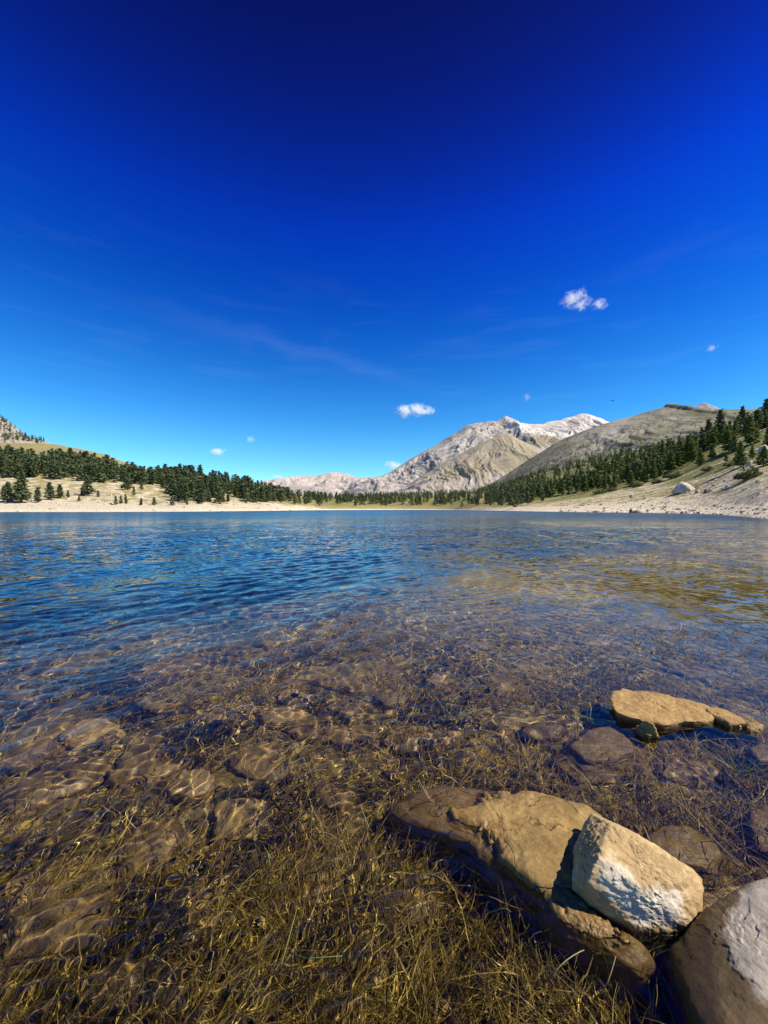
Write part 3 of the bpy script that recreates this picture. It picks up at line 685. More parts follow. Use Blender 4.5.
rg = random.Random(11)
for i in range(46):                                           # unremarkable cobbles of the lake bed
    px = rg.uniform(-40, 808); py = 560 + 380 * rg.random() ** 1.5
    Y0 = F / (py - HY); w = rg.uniform(0.08, 0.26) * F / Y0
    z = float(bedZ((px - 384) / F * Y0, Y0)) + rg.uniform(0.0, 0.025)
    z = min(z, -0.045)
    outline_rock('cobble', ellipse_px(px, py, w, w * rg.uniform(.3, .6) * (py - HY) / F / 0.8, rg.uniform(-20, 20), z * .66, 300 + i), z, z - .12, rg.choice([M_sub, M_sub, M_subpale]), 80 + 1.3 * i,
                 'small brown sunken cobble among the weed on the lake bed', 'cobble', edge=0.018, dome=0.02, flare=0.7, amp=0.008, nsc=.1, n=48, group='cobbles on the lake bed', ragged=0.05)

# sunken branch
def tube(name, pts, r0, r1, mat, n=7, parent=None):
    pts = np.array(pts, float); m = len(pts)
    t = np.gradient(pts, axis=0); t /= np.linalg.norm(t, axis=1)[:, None]
    u = np.cross(t, [0.3, 0.2, 1.0]); u /= np.linalg.norm(u, axis=1)[:, None]; v = np.cross(t, u)
    A = np.linspace(0, 2 * math.pi, n, endpoint=False); r = np.linspace(r0, r1, m)[:, None, None]
    V = pts[:, None, :] + r * (np.cos(A)[None, :, None] * u[:, None, :] + np.sin(A)[None, :, None] * v[:, None, :])
    return V.reshape(-1, 3), grid_quads(m, n, True)
def joined(name, parts, mat, parent=None):
    Vs, Qs, k = [], [], 0
    for V, Q in parts: Vs.append(V); Qs.append(Q + k); k += len(V)
    return link(name, mesh_np(name, np.vstack(Vs), np.vstack(Qs)), mat, parent)
def curve(a, b, c, n=14):
    a, b, c = map(np.array, (a, b, c)); t = np.linspace(0, 1, n)[:, None]
    return (1 - t) ** 2 * a + 2 * t * (1 - t) * b + t ** 2 * c
M_wood = NT('waterlogged_wood'); _p = M_wood.pos()
M_wood = M_wood.principled(M_wood.mix(M_wood.noise(_p, 30), (0.02, 0.014, 0.008), (0.06, 0.04, 0.02)), 0.7)
def wpt(px, py, z): return W(px, py, z)
b_ = joined('branch', [tube('b', curve(wpt(308, 688, -.05), wpt(340, 694, -.03), wpt(368, 708, -.05)), .014, .004, None)], M_wood); receiver(b_)
tag(b_, 'long dark sunken branch lying across the pale stones', 'branch')
b_ = joined('branch', [tube('b', curve(wpt(236, 716, -.03), wpt(248, 722, -.02), wpt(256, 731, -.03)), .006, .003, None), tube('b', curve(wpt(246, 721, -.022), wpt(249, 716, -.02), wpt(251, 710, -.02)), .004, .002, None)], M_wood); receiver(b_)
tag(b_, 'thin forked dark twig over the rounded pale sunken rock', 'branch')
#PART3
# ------------------------------------------------------------------ grass in the water
def blade_mat(name, a, b, c):
    t = NT(name); k = t.attr('tone'); P = t.pos()
    col = t.mix(t.ramp(k, 0.15, 0.55), a, b); col = t.mix(t.ramp(k, 0.75, 1.0), col, c)
    p = t.n('BsdfPrincipled', {'Base Color': col, 'Roughness': 0.55, 'Specular IOR Level': 0.3})
    tr = t.n('BsdfTranslucent', {'Color': col})
    t.t.links.new(t.n('MixShader', {0: 0.25, 1: p.outputs[0], 2: tr.outputs[0]}).outputs[0], t.out.inputs[0])
    return t.m
M_weed = blade_mat('drowned_grass', (0.125, 0.080, 0.015), (0.46, 0.31, 0.058), (0.74, 0.55, 0.17))
M_straw = blade_mat('straw', (0.32, 0.26, 0.12), (0.40, 0.33, 0.17), (0.50, 0.43, 0.25))
M_green = blade_mat('green_grass', (0.16, 0.22, 0.05), (0.24, 0.30, 0.08), (0.42, 0.42, 0.17))

def blades(P0, D, L, bend, width, tone, zmax=None, seg=7, seed=0):
    """ribbons: roots P0 (n,3), headings D (n,3) unit, lengths, sideways bend, width"""
    rs = np.random.RandomState(seed); n = len(P0)
    up = np.array([0, 0, 1.0])
    side = np.cross(D, up); side /= np.linalg.norm(side, axis=1)[:, None] + 1e-9
    nrm = rs.normal(size=(n, 3)); nrm -= (nrm * D).sum(1)[:, None] * D; nrm /= np.linalg.norm(nrm, axis=1)[:, None]
    wv = np.cross(D, nrm)
    s = np.linspace(0, 1, seg)[None, :, None]
    ph = rs.uniform(0, 6.28, (n, 1, 1)); wob = rs.uniform(0.0, 0.05, (n, 1, 1)) * L[:, None, None]
    C = P0[:, None] + D[:, None] * (L[:, None, None] * s) + side[:, None] * (bend[:, None, None] * L[:, None, None] * s ** 2) + side[:, None] * wob * np.sin(s * 7 + ph)
    C[..., 2] -= (0.35 * np.abs(bend) * L)[:, None] * s[..., 0] ** 2.2
    if zmax is not None:
        over = C[..., 2] - zmax[:, None]
        C[..., 2] = np.where(over > 0, zmax[:, None] + 0.0 * over, C[..., 2])
    w = (width[:, None, None] * (1 - 0.85 * s ** 2.5)) * 0.5
    V = np.stack([C - wv[:, None] * w, C + wv[:, None] * w], 2).reshape(-1, 3)
    i = np.arange(n)[:, None] * seg * 2; j = np.arange(seg - 1)[None, :] * 2
    Q = np.stack([i + j, i + j + 1, i + j + 3, i + j + 2], -1).reshape(-1, 4)
    return V, Q, np.repeat(tone, seg * 2)

def weed():
    rs = np.random.RandomState(3)
    n = 128000
    py = HY + F / (0.66 * (6.2 / 0.66) ** rs.uniform(0, 1, n))
    px = rs.uniform(-60, 830, n)
    Y = F / (py - HY); X = (px - 384) / F * Y
    # beds of weed: thick along the foreground, patchy farther out, thin over the left slabs
    pat = fbm(X / 0.42, Y / 0.42, 2.0, 4) * 0.5 + 0.5
    dens = np.interp(py, [560, 640, 700, 760, 820, 900, 1020], [0.10, 0.35, 0.6, 0.8, 0.9, 1.0, 1.0])
    left = 1 - 0.45 * sstep(330, 120, px) * sstep(930, 840, py)
    keep = rs.uniform(0, 1, n) < dens * left * sstep(0.20, 0.62, pat + 0.22 * sstep(780, 900, py)) * np.clip(Y / 1.6, 0.45, 1.4)
    X, Y, px, py, pat = [q[keep] for q in (X, Y, px, py, pat)]; n = len(X)
    # stones and their faces stay bare
    bare = np.zeros(n, bool)
    for poly in ([(396, 800), (450, 784), (600, 815), (612, 850), (705, 870), (712, 940), (650, 960), (560, 908), (480, 850)], [(612, 690), (725, 708), (740, 728), (660, 722), (612, 716)], [(700, 880), (800, 860), (800, 1100), (690, 1000), (672, 950)]):
        bare |= polydist(px, py, poly) > 0
    for (x, y, w, h, a, z, m, lab) in SUNK:
        bare |= (((px - x) / (w * .5)) ** 2 + ((py - y) / (h * .5)) ** 2 < 0.55) & (rs.uniform(0, 1, n) < 0.85)
    X, Y, px, py, pat = [q[~bare] for q in (X, Y, px, py, pat)]; n = len(X)
    Z = bedZ(X, Y) - 0.005
    # clumps share a heading: combed by the ripples towards the bank and to the right
    hd = 0.6 + 2.2 * fbm(X / 0.30, Y / 0.30, 7.0, 3) + rs.normal(0, 0.75, n)
    lift = np.abs(rs.normal(0.30, 0.42, n)) % 1.3
    D = np.stack([np.cos(hd) * np.cos(lift), np.sin(hd) * np.cos(lift), np.sin(lift)], 1)
    L = (0.07 + 0.26 * rs.uniform(0, 1, n) ** 1.6) * np.clip(0.7 + 0.22 * Y, 0.8, 1.6)
    zmax = -rs.uniform(0.004, 0.05, n)
    tone = np.clip(rs.uniform(0, 1, n) ** 1.3 * (0.55 + 0.55 * sstep(-.4, .4, fbm(X / .25, Y / .25, 12.0, 3))) + 0.5 * (pat - 0.45) * sstep(-.3, .3, fbm(X / .6, Y / .6, 14.0, 2)), 0, 1)
    V, Q, T = blades(np.stack([X, Y, Z], 1), D, L, rs.normal(0, 0.45, n), (0.0014 + 0.0036 * rs.uniform(0, 1, n) ** 2) * np.clip(0.65 + 0.35 * Y, 0.85, 2.2), tone, zmax, 7, 4)
    me = mesh_np('grass', V, Q); fattr(me, 'tone', T)
    o = receiver(tag(link('grass', me, M_weed), kind='stuff'))
    print('weed blades', n)
weed()

def tuft(name, px, py, n, L, spread, mat, label, cat, seed, width=0.003, lean=(0, 0), z=-0.06):
    rs = np.random.RandomState(seed); c = W(px, py, 0)
    P0 = np.stack([c[0] + rs.normal(0, .012, n), c[1] + rs.normal(0, .012, n), np.full(n, z)], 1)
    D = np.stack([rs.normal(lean[0], spread, n), rs.normal(lean[1], spread, n), np.ones(n)], 1); D /= np.linalg.norm(D, axis=1)[:, None]
    V, Q, T = blades(P0, D, L * rs.uniform(.6, 1.1, n), rs.normal(0, 0.45, n), np.full(n, width), rs.uniform(0, 1, n), None, 9, seed)
    me = mesh_np(name, V, Q); fattr(me, 'tone', T); o = link(name, me, mat); receiver(o); return tag(o, label, cat)
tuft('grass_tuft', 740, 768, 26, 0.17, 0.75, M_green, 'bright green grass tuft rising from the water near the right edge', 'grass tuft', 1, 0.0032)
tuft('grass_tuft', 452, 712, 14, 0.14, 0.5, M_green, 'small dull green grass tuft in the middle of the shallows', 'grass tuft', 2, 0.003)
tuft('grass_tuft', 592, 716, 12, 0.14, 0.6, M_green, 'small green grass tuft left of the tan slab', 'grass tuft', 3, 0.0035)
tuft('grass_tuft', 603, 786, 9, 0.2, 0.32, M_straw, 'dry tuft of a few straw stalks in front of the flat brown rock', 'grass tuft', 4, 0.0026)
tuft('grass_tuft', 440, 800, 8, 0.13, 0.6, M_straw, 'sparse straw tuft at the back edge of the big cracked rock', 'grass tuft', 5, 0.0024)

def stalk(pts, r, mat, label, n=14):
    V, Q = tube('s', curve(*pts, n), r * .62, r * 0.25, None, 5)
    me = mesh_np('grass_stalk', V, Q); fattr(me, 'tone', np.full(len(V), 0.55)); o = link('grass_stalk', me, mat); receiver(o)
    tag(o, label, 'grass stalk')
stalk([W(603, 792, -.05), W(606, 765, .06), W(602, 742, .125)], .0022, M_straw, 'single tall pale stalk standing up from the dry straw tuft')
stalk([W(712, 838, .0), W(726, 850, .03), W(742, 868, .02)], .0024, M_straw, 'pale straw lying bent above the pale topped boulder')
stalk([W(724, 856, .004), W(732, 862, .03), W(743, 868, .015)], .002, M_straw, 'short pale straw crossing the bent one above the pale topped boulder')
stalk([W(645, 828, .0), W(650, 838, .03), W(654, 850, .02)], .002, M_straw, 'short straw leaning on the back of the chalk faced boulder')
stalk([W(690, 850, .0), W(700, 862, .03), W(712, 876, .01)], .0018, M_straw, 'thin straw right behind the chalk faced boulder')
stalk([W(270, 1000, -.06), W(284, 960, .03), W(296, 912, .06)], .0026, M_green, 'long pale green blade standing up at the bottom left of the middle')
stalk([W(218, 918, -.05), W(240, 885, .02), W(258, 872, .035)], .0022, M_green, 'long olive blade leaning right above the ringed yellow rock')
stalk([W(268, 890, -.05), W(272, 860, .02), W(264, 850, .03)], .002, M_green, 'short upright olive blade beside the leaning one')
stalk([W(372, 838, -.03), W(366, 822, .03), W(360, 806, .05)], .002, M_straw, 'thin white straw left of the big cracked rock')
stalk([W(290, 965, -.05), W(312, 962, .03), W(342, 960, .025)], .0026, M_green, 'arched olive blade lying over to the right at the bottom')
stalk([W(544, 1000, -.06), W(556, 966, .05), W(586, 954, .03)], .0028, M_straw, 'bent ochre stem hooked to the right below the brown ledge')
stalk([W(600, 1010, -.05), W(612, 985, .02), W(618, 960, .03)], .0022, M_straw, 'thin straw in front of the brown ledge near the bottom')
stalk([W(487, 925, -.05), W(500, 905, .03), W(512, 915, .02)], .0022, M_green, 'small olive blade bowed over left of the brown ledge')

# ------------------------------------------------------------------ trees
def leaf_mat(name, a, b, c):
    t = NT(name); k = t.attr('tone')
    inf = t.n('ObjectInfo').outputs['Random']
    col = t.mix(k, a, b); col = t.mix(t.math('MULTIPLY', inf, 0.75), col, c)
    p = t.n('BsdfPrincipled', {'Base Color': col, 'Roughness': 0.7, 'Specular IOR Level': 0.2})
    tr = t.n('BsdfTranslucent', {'Color': col})
    t.t.links.new(t.n('MixShader', {0: 0.25, 1: p.outputs[0], 2: tr.outputs[0]}).outputs[0], t.out.inputs[0])
    return t.m
M_pine = leaf_mat('pine_needles', (0.052, 0.080, 0.040), (0.115, 0.155, 0.072), (0.110, 0.140, 0.062))
M_larch = leaf_mat('larch_needles', (0.068, 0.102, 0.025), (0.165, 0.21, 0.056), (0.150, 0.180, 0.052))
M_bush = leaf_mat('juniper_leaves', (0.060, 0.085, 0.022), (0.12, 0.15, 0.045), (0.08, 0.10, 0.03))
_t = NT('bark'); M_bark = _t.principled(_t.mix(_t.noise(_t.pos(), 3), (0.09, 0.065, 0.045), (0.17, 0.13, 0.095)), 0.9)

def quads_cloud(C, size, rs, flat=0.55):
    """small needle clumps: one crossed quad at each centre"""
    n = len(C); a = rs.normal(size=(n, 3)); a[:, 2] *= flat; a /= np.linalg.norm(a, axis=1)[:, None]
    b = rs.normal(size=(n, 3)); b -= (b * a).sum(1)[:, None] * a; b /= np.linalg.norm(b, axis=1)[:, None]
    sz = (size * rs.uniform(.55, 1.25, n))[:, None]
    V = np.stack([C - a * sz, C - b * sz * .55, C + a * sz, C + b * sz * .55], 1).reshape(-1, 3)
    return V, np.arange(n * 4).reshape(-1, 4)

def crown_cloud(seed, h, R, n, kind):
    rs = np.random.RandomState(seed); C = []; T = []
    nb = int(26 + n / 45)
    for i in range(nb):                         # limbs, each carrying clumps
        t = (i + rs.uniform()) / nb; z = h * (0.10 + 0.88 * t)
        if kind == 'pine': rr = R * (1 - t) ** 0.62 * (0.62 + 0.55 * rs.uniform()) * min(1, 0.45 + t * 4)
        else: rr = R * (1 - t) ** 0.85 * (0.6 + 0.6 * rs.uniform()) * min(1, 0.5 + t * 4)
        az = i * 2.4 + rs.uniform(-.5, .5); m = max(4, int(n / nb * (0.4 + 1.2 * rr / R)))
        s = rs.uniform(0.15, 1, m) ** 0.7
        tone = np.clip(0.25 + 0.5 * rs.uniform() + rs.normal(0, .15, m), 0, 1)
        x = np.cos(az) * rr * s; y = np.sin(az) * rr * s
        c = np.stack([x, y, z - rr * 0.22 * s + 0 * s], 1) + rs.normal(0, 1, (m, 3)) * np.array([.20, .20, .10]) * (0.25 * R + 0.35 * rr)
        C.append(c); T.append(tone)
    c = np.stack([rs.normal(0, .05, 8), rs.normal(0, .05, 8), h * np.linspace(.93, 1.0, 8)], 1); C.append(c); T.append(np.full(8, .5))
    C = np.vstack(C); C[:, 2] = np.maximum(C[:, 2], h * 0.04); return C, np.concatenate(T), rs

TREE = {}
def tree_proto(kind, v, detail):
    key = (kind, v, detail)
    if key in TREE: return TREE[key]
    rs = np.random.RandomState(100 + v * 7 + (kind == 'larch') * 50)
    if kind == 'bush':
        n = 700; a = rs.uniform(0, 6.28, n); r = np.sqrt(rs.uniform(0, 1, n)); z = rs.uniform(0, 1, n) * (1 - r ** 2 * .8) * (0.65 + 0.35 * np.sin(a * 3 + v))
        C = np.stack([np.cos(a) * r * .8, np.sin(a) * r * .8, z + .04], 1); T = np.clip(rs.normal(.5, .25, n), 0, 1)
        V, Q = quads_cloud(C, 0.10, rs); mat = M_bush; trunk = None
    else:
        h = 1.0; R = (0.26 if kind == 'pine' else 0.22) * rs.uniform(.85, 1.2)
        n = {0: 260, 1: 700, 2: 2000}[detail]
        C, T, rs = crown_cloud(500 + v * 13 + (kind == 'larch'), h, R, n, kind)
        V, Q = quads_cloud(C, {0: .085, 1: .056, 2: .034}[detail], rs); mat = M_pine if kind == 'pine' else M_larch
        tv, tq = tube('t', [(0, 0, -0.06), (0.004, 0.003, .15), (-.004, .004, .5), (0, 0, .93)], .022, .004, None, 6)
        parts = [(tv, tq)]
        for i in range(7 if detail else 0):
            z = 0.15 + 0.1 * i; az = i * 2.4; parts.append(tube('t', [(0, 0, z), (math.cos(az) * R * .35, math.sin(az) * R * .35, z + .0), (math.cos(az) * R * .7 * (1 - z), math.sin(az) * R * .7 * (1 - z), z - .02)], .007, .002, None, 4))
        Vs, Qs, k = [], [], 0
        for a, b in parts: Vs.append(a); Qs.append(b + k); k += len(a)
        trunk = mesh_np('trunk', np.vstack(Vs), np.vstack(Qs)); trunk.materials.append(M_bark)
    me = mesh_np('crown', V, Q, False); fattr(me, 'tone', np.repeat(T, 4)); me.materials.append(mat)
    whole = None
    if trunk is not None and detail == 0:       # too small in the picture for parts: crown and trunk as one mesh
        nt = len(np.vstack(Vs)); whole = mesh_np('tree', np.vstack([V] + Vs), np.vstack([Q, np.vstack(Qs) + len(V)]), False)
        fattr(whole, 'tone', np.concatenate([np.repeat(T, 4), np.zeros(nt)]))
        whole.materials.append(mat); whole.materials.append(M_bark)
        idx = np.zeros(len(whole.polygons), np.int32); idx[len(Q):] = 1; whole.polygons.foreach_set('material_index', idx)
    TREE[key] = (me, trunk, whole, V, Q, T); return TREE[key]

KNAME = {'pine': 'pine_tree', 'larch': 'larch_tree', 'bush': 'bush'}
_tr = random.Random(21)
def plant(kind, px, Y, hpx, label, group=None, wk=1.0, z=None):
    """one tree whose foot stands at depth Y in this column, hpx pixels tall"""
    X = (px - 384) / F * Y; z = landZ(px, Y) if z is None else z
    H = hpx / F * Y; detail = 2 if hpx > 19 else (1 if hpx > 11 else 0)
    v = _tr.randrange(6); crown, trunk, whole, *_ = tree_proto(kind, v, detail if kind != 'bush' else 1)
    sc = (H * wk, H * wk, H); rz = _tr.uniform(0, 6.28); loc = (X, Y, z - 0.02 * H)
    if kind == 'bush' or whole is not None:
        o = bpy.data.objects.new(KNAME[kind], whole or crown); COL.objects.link(o)
    else:
        o = bpy.data.objects.new(KNAME[kind], None); COL.objects.link(o); o.empty_display_size = 0.2
        for nm, me in (('crown', crown), ('trunk', trunk)):
            c = bpy.data.objects.new(nm, me); COL.objects.link(c); c.parent = o
    o.location = loc; o.scale = sc; o.rotation_euler = (_tr.gauss(0, .025), _tr.gauss(0, .025), rz)
    tag(o, label, {'pine': 'pine', 'larch': 'larch', 'bush': 'bush'}[kind], group)
    return o

def rowY(px, py):
    """depth at which the land shows at this place of the photograph (nearest first)"""
    yc, zc = landcol(px); Y = np.linspace(yc[0], yc[0] * (yc[-1] / yc[0]) ** 0.9, 400)
    X = (px - 384) / F * Y; Z = np.interp(Y, yc, zc) + rough(X, Y, Y - yc[0])
    r = HY - (Z - CAMH) / Y * F; k = np.where(r <= py)[0]
    return float(Y[k[0]]) if len(k) else None

LONE = [  # trees standing apart on the left shore: column, foot row, height in pixels, width, label
    (22, 503, 32, 1.25, 'tallest broad dark pine of the left shore, standing close to the water'),
    (37, 503, 16, 1.1, 'dark pine a head lower just right of the tallest shore pine'),
    (60, 498.5, 14, 1.2, 'bushy dark pine standing alone right of the tallest shore pine'),
    (3, 495, 9, 1.1, 'small pine cut by the left edge above the shore'),
    (82, 495.5, 7.5, 1.2, 'small dark pine on the scree, upper one of a pair'),
    (79, 501, 5, 1.3, 'small dark pine on the scree, lower one of a pair'),
    (98, 497.5, 7, 1.0, 'slim little pine on the scree left of the shore row of three'),
    (116, 505, 9.5, 0.9, 'leftmost small pine of the shore row of three'),
    (121, 504, 8.5, 0.8, 'middle small pine of the shore row of three'),
    (126, 504, 10, 0.8, 'rightmost small pine of the shore row of three'),
    (141, 505.3, 7.5, 1.2, 'little round pine at the waterside right of the row of three'),
    (154, 505.3, 8, 1.2, 'little round pine at the waterside, farther right than its like'),
    (172, 506, 8, 1.3, 'wide low pine at the waterside under the big dark wood'),
    (187, 505, 5, 1.2, 'tiny pine at the waterside under the big dark wood'),
    (68, 498.5, 7, 1.1, 'small pine crowding the bushy lone pine on the left shore'),
    (134, 496, 9, 0.9, 'slim pine on the slope above the waterside round pine'),
    (142, 490, 10, 0.8, 'slim pine highest on the open slope beside the big dark wood'),
]
taken = []
for (px, py, h, w, lab) in LONE:
    Y = rowY(px, py) or shoreY(px) + 8
    plant('pine', px, Y, h, lab, None, w); taken.append((px, Y, 4.0))

def scatter(kind, n, box, ok, hpx_m, label, group, seed, sep=3.2, wk=(0.9, 1.15)):
    rg = random.Random(seed); got = 0; tries = 0
    while got < n and tries < n * 60:
        tries += 1; px = rg.uniform(box[0], box[1]); py = rg.uniform(box[2], box[3])
        Y = rowY(px, py)
        if Y is None or Y - shoreY(px) < 3 or not ok(px, py, Y, rg): continue
        X = (px - 384) / F * Y
        if any(abs(X - (q[0] - 384) / F * q[1]) < s and abs(Y - q[1]) < s * 2.2 for q in taken[-400:] for s in (sep,)): continue
        taken.append((px, Y, 3)); got += 1
        H = hpx_m * rg.uniform(.5, 1.3)
        plant(kind, px, Y, H * F / Y, label, group, rg.uniform(*wk))
    return got

Ldense = [(-20, 478), (0, 478), (30, 480), (50, 479), (75, 481), (100, 483), (130, 484), (150, 486), (163, 490), (180, 503), (200, 505), (220, 504), (232, 497), (245, 503), (262, 503), (275, 501), (300, 504)]
Ltop = [(-20, 459), (0, 459), (50, 459), (80, 461), (100, 465), (125, 474), (150, 479), (170, 475), (200, 474), (240, 483), (275, 492), (300, 497)]
fi = lambda T, x: float(np.interp(x, [q[0] for q in T], [q[1] for q in T]))
def okL(px, py, Y, rg):
    lo, hi = fi(Ltop, px), fi(Ldense, px)
    if py < lo: return False
    if 225 < px < 240 and py > 484 + (240 - px): return rg.random() < 0.25
    if py < hi: return fbm(px / 9.0, py / 7.0, 9.0, 2) > -0.42 - 0.5 * (px > 165)
    return rg.random() < 0.022 and py < 505.5
n1 = scatter('pine', 268, (-25, 292, 452, 506), okL, 9.2, 'dark green pine in the dense wood on the left hill', 'pines of the left hill wood', 5, 2.4, (1.15, 1.6))
print('left pines', n1)

# right slope: trees one by one that stand out, then the rest
RIGHT = [
    (740, 467, 27, 1.2, 'larch', 'tall full larch alone at the top of the right beach'),
    (763, 466, 20, 1.6, 'larch', 'wide dark larch cut by the right edge beside a white boulder'),
    (720, 441, 32, 1.0, 'pine', 'tallest dark pine on the skyline of the right slope'),
    (709, 444, 25, 0.9, 'pine', 'slim dark pine left of the tallest skyline pine'),
    (742, 430, 24, 1.1, 'pine', 'dark skyline pine between the tallest one and the right edge'),
    (756, 424, 22, 1.2, 'pine', 'dark skyline pine second from the right edge'),
    (767, 422, 24, 1.3, 'pine', 'dark skyline pine cut by the right edge'),
    (750, 445, 30, 1.2, 'larch', 'big dark larch under the skyline pines'),
    (728, 452, 22, 1.2, 'larch', 'broad larch below the tallest skyline pine'),
    (688, 462, 28, 1.0, 'larch', 'tall dark larch at the head of the right beach wood'),
    (680, 466, 26, 1.1, 'larch', 'dark full larch leaning against the tall one at the wood head'),
    (662, 466, 24, 0.9, 'larch', 'slim tall larch in the middle of the right wood edge'),
    (653, 480, 20, 1.1, 'larch', 'light green larch in the front edge of the right wood'),
    (644, 483, 16, 1.3, 'larch', 'round light green larch at the lowest wood edge on the right'),
    (630, 486, 15, 1.3, 'larch', 'bushy light green larch farther left on the right wood edge'),
    (700, 466, 18, 1.2, 'larch', 'larch at the right end of the wood edge above the scree'),
    (618, 482, 17, 1.0, 'larch', 'mid green larch in the left part of the right wood edge'),
]
for (px, py, h, w, k, lab) in RIGHT:
    Y = rowY(px, py)
    if Y is None: print('no foot', px, py); Y = 220
    plant(k, px, Y, h, lab, None, w); taken.append((px, Y, 4.0))
Redge = [(480, 506), (500, 504), (530, 501), (560, 497), (600, 491), (625, 488), (650, 482), (670, 472), (690, 464), (705, 452), (720, 446), (745, 436), (780, 428)]
def okR(px, py, Y, rg):
    e = fi(Redge, px)
    if py > e: return False
    return Y < 420 and py < e and rg.random() < 0.9
n2 = scatter('larch', 215, (520, 790, 415, 500), okR, 9.0, 'green larch in the dense wood on the right slope', 'larches of the right slope wood', 9, 2.6, (1.1, 1.5))
print('right larches', n2)

BUSH = [(750, 478.5, 15, 1.0, 'round green bush on the right beach, largest of its kind'), (674, 478, 9, 1.3, 'wide low bush above the big pale boulder'), (657, 483, 5, 1.3, 'low dark bush left of the wide low one'),
        (600, 493.5, 4.5, 1.8, 'flat dark bush where the right beach narrows'), (612, 491, 5, 1.4, 'flat light bush right of the flat dark one'), (708, 471, 6, 1.3, 'low bush on the scree under the wood edge'),
        (636, 487, 7, 1.2, 'small green bush at the foot of the right wood'), (730, 466, 5, 1.6, 'low green bush just left of the tall lone larch')]
for (px, py, h, w, k, lab) in [
    (735, 452, 17, 1.2, 'larch', 'sunlit larch on the open slope left of the white boulder'),
    (752, 459, 14, 1.2, 'larch', 'small sunlit larch just above the lone white boulder'),
    (712, 459, 15, 1.2, 'larch', 'sunlit larch at the end of the green clearing'),
    (726, 462, 9, 1.2, 'larch', 'little larch left of the tall lone larch'),
    (768, 447, 20, 1.2, 'larch', 'sunlit larch cut by the right edge below the skyline pines')]:
    Y = rowY(px, py)
    if Y: plant(k, px, Y, h, lab, None, w)
for (px, py, h, w, lab) in BUSH:
    Y = rowY(px, py)
    if Y: plant('bush', px, Y, h, lab, None, w)

# the far woods read as one mass
def forest():
    rs = np.random.RandomState(17); rg = random.Random(17); Vs, Qs, Ts, k = [], [], [], 0
    spots = []
    for _ in range(7000):                      # behind the head of the lake
        px = rg.uniform(268, 545); sy = float(shoreY(px)); Y = rg.uniform(sy + 12, 850)
        if px < 480 and Y < sy + 25: continue
        z = landZ(px, Y); py = HY - (z - CAMH) / Y * F
        d = fbm(px / 14.0, Y / 60.0, 3.0, 3)
        front = sstep(508, 502.5, py)
        if rg.random() < 0.16 * (0.10 + 0.9 * front) * float(sstep(-0.35, 0.25, d + 0.35 * front)) * (0.45 if px < 300 else 1): spots.append(((px - 384) / F * Y, Y, z, rg.uniform(6.5, 11.5)))
    for _ in range(9000):                      # the slope under the right-hand mountain, beyond the nearer larches
        px = rg.uniform(500, 760); sy = float(shoreY(px)); Y = rg.uniform(max(sy + 60, 230), 820)
        z = landZ(px, Y); py = HY - (z - CAMH) / Y * F
        if py > fi(Redge, px) - 2: continue
        d = fbm(px / 12.0, Y / 50.0, 6.0, 3)
        if rg.random() < 0.14 * float(sstep(-0.4, 0.25, d)): spots.append(((px - 384) / F * Y, Y, z, rg.uniform(6.5, 11)))
    for (X_, Y_, Z_), cnt, f in ((SLOPE_C, 6500, 'C'), (SLOPE_D, 15000, 'D')):
        PX = 384 + F * X_ / Y_; PY = HY - (Z_ - CAMH) / Y_ * F
        for _ in range(cnt):
            i, j = (rg.randrange(X_.shape[0] - 32) if f == 'C' else rg.randrange(int((X_.shape[0] - 29) * .45), X_.shape[0] - 30)), rg.randrange(X_.shape[1]); px, py = PX[i, j], PY[i, j]
            if not (-15 < px < 790): continue
            if f == 'C':
                up = np.interp(px, [480, 500, 530, 560, 600, 640, 680, 720], [476, 472, 461, 452, 444, 438, 430, 426])
                p = 0.9 * sstep(up - 6, up + 14, py) + 0.10 * sstep(up - 24, up - 4, py) 
            else: p = 0.55 * sstep(446, 436, py) * (0.3 + 0.7 * (fbm(px / 8.0, py / 8.0, 1.0, 2) > -.15))
            if rg.random() < p * 0.55: spots.append((X_[i, j] + rg.uniform(-4, 4), Y_[i, j], Z_[i, j] - 0.3, rg.uniform(6, 11) if f == 'C' else rg.uniform(7, 12)))
    for _ in range(2600):                      # the back of the left wood
        px = rg.uniform(-30, 290); py = rg.uniform(fi(Ltop, px), fi(Ldense, px)); Y = rowY(px, py)
        if Y and Y > 235 and fbm(px / 9.0, py / 7.0, 9.0, 2) > -0.32 and rg.random() < 0.17: spots.append(((px - 384) / F * Y, Y, landZ(px, Y), rg.uniform(7.5, 11.5)))
    for (X, Y, z, H) in spots:
        kind = 'pine' if rg.random() < 0.75 else 'larch'
        *_, V, Q, T = tree_proto(kind, rg.randrange(6), 0)
        sel = rs.permutation(len(Q))[:130 if Y < 600 else 80]
        Vq = V.reshape(-1, 4, 3)[sel].reshape(-1, 3) * (np.array([1.25, 1.25, 1]) * H); a = rg.uniform(0, 6.28)
        c, s = math.cos(a), math.sin(a); Vq = np.stack([Vq[:, 0] * c - Vq[:, 1] * s + X, Vq[:, 0] * s + Vq[:, 1] * c + Y, Vq[:, 2] + z], 1)
        Vs.append(Vq); Qs.append(np.arange(len(Vq)).reshape(-1, 4) + k); Ts.append(np.repeat(T[sel] * rg.uniform(.3, 1), 4)); k += len(Vq)
    me = mesh_np('forest', np.vstack(Vs), np.vstack(Qs), False); fattr(me, 'tone', np.concatenate(Ts))
    tag(link('forest', me, M_pine), kind='stuff'); print('forest', len(spots))
forest()

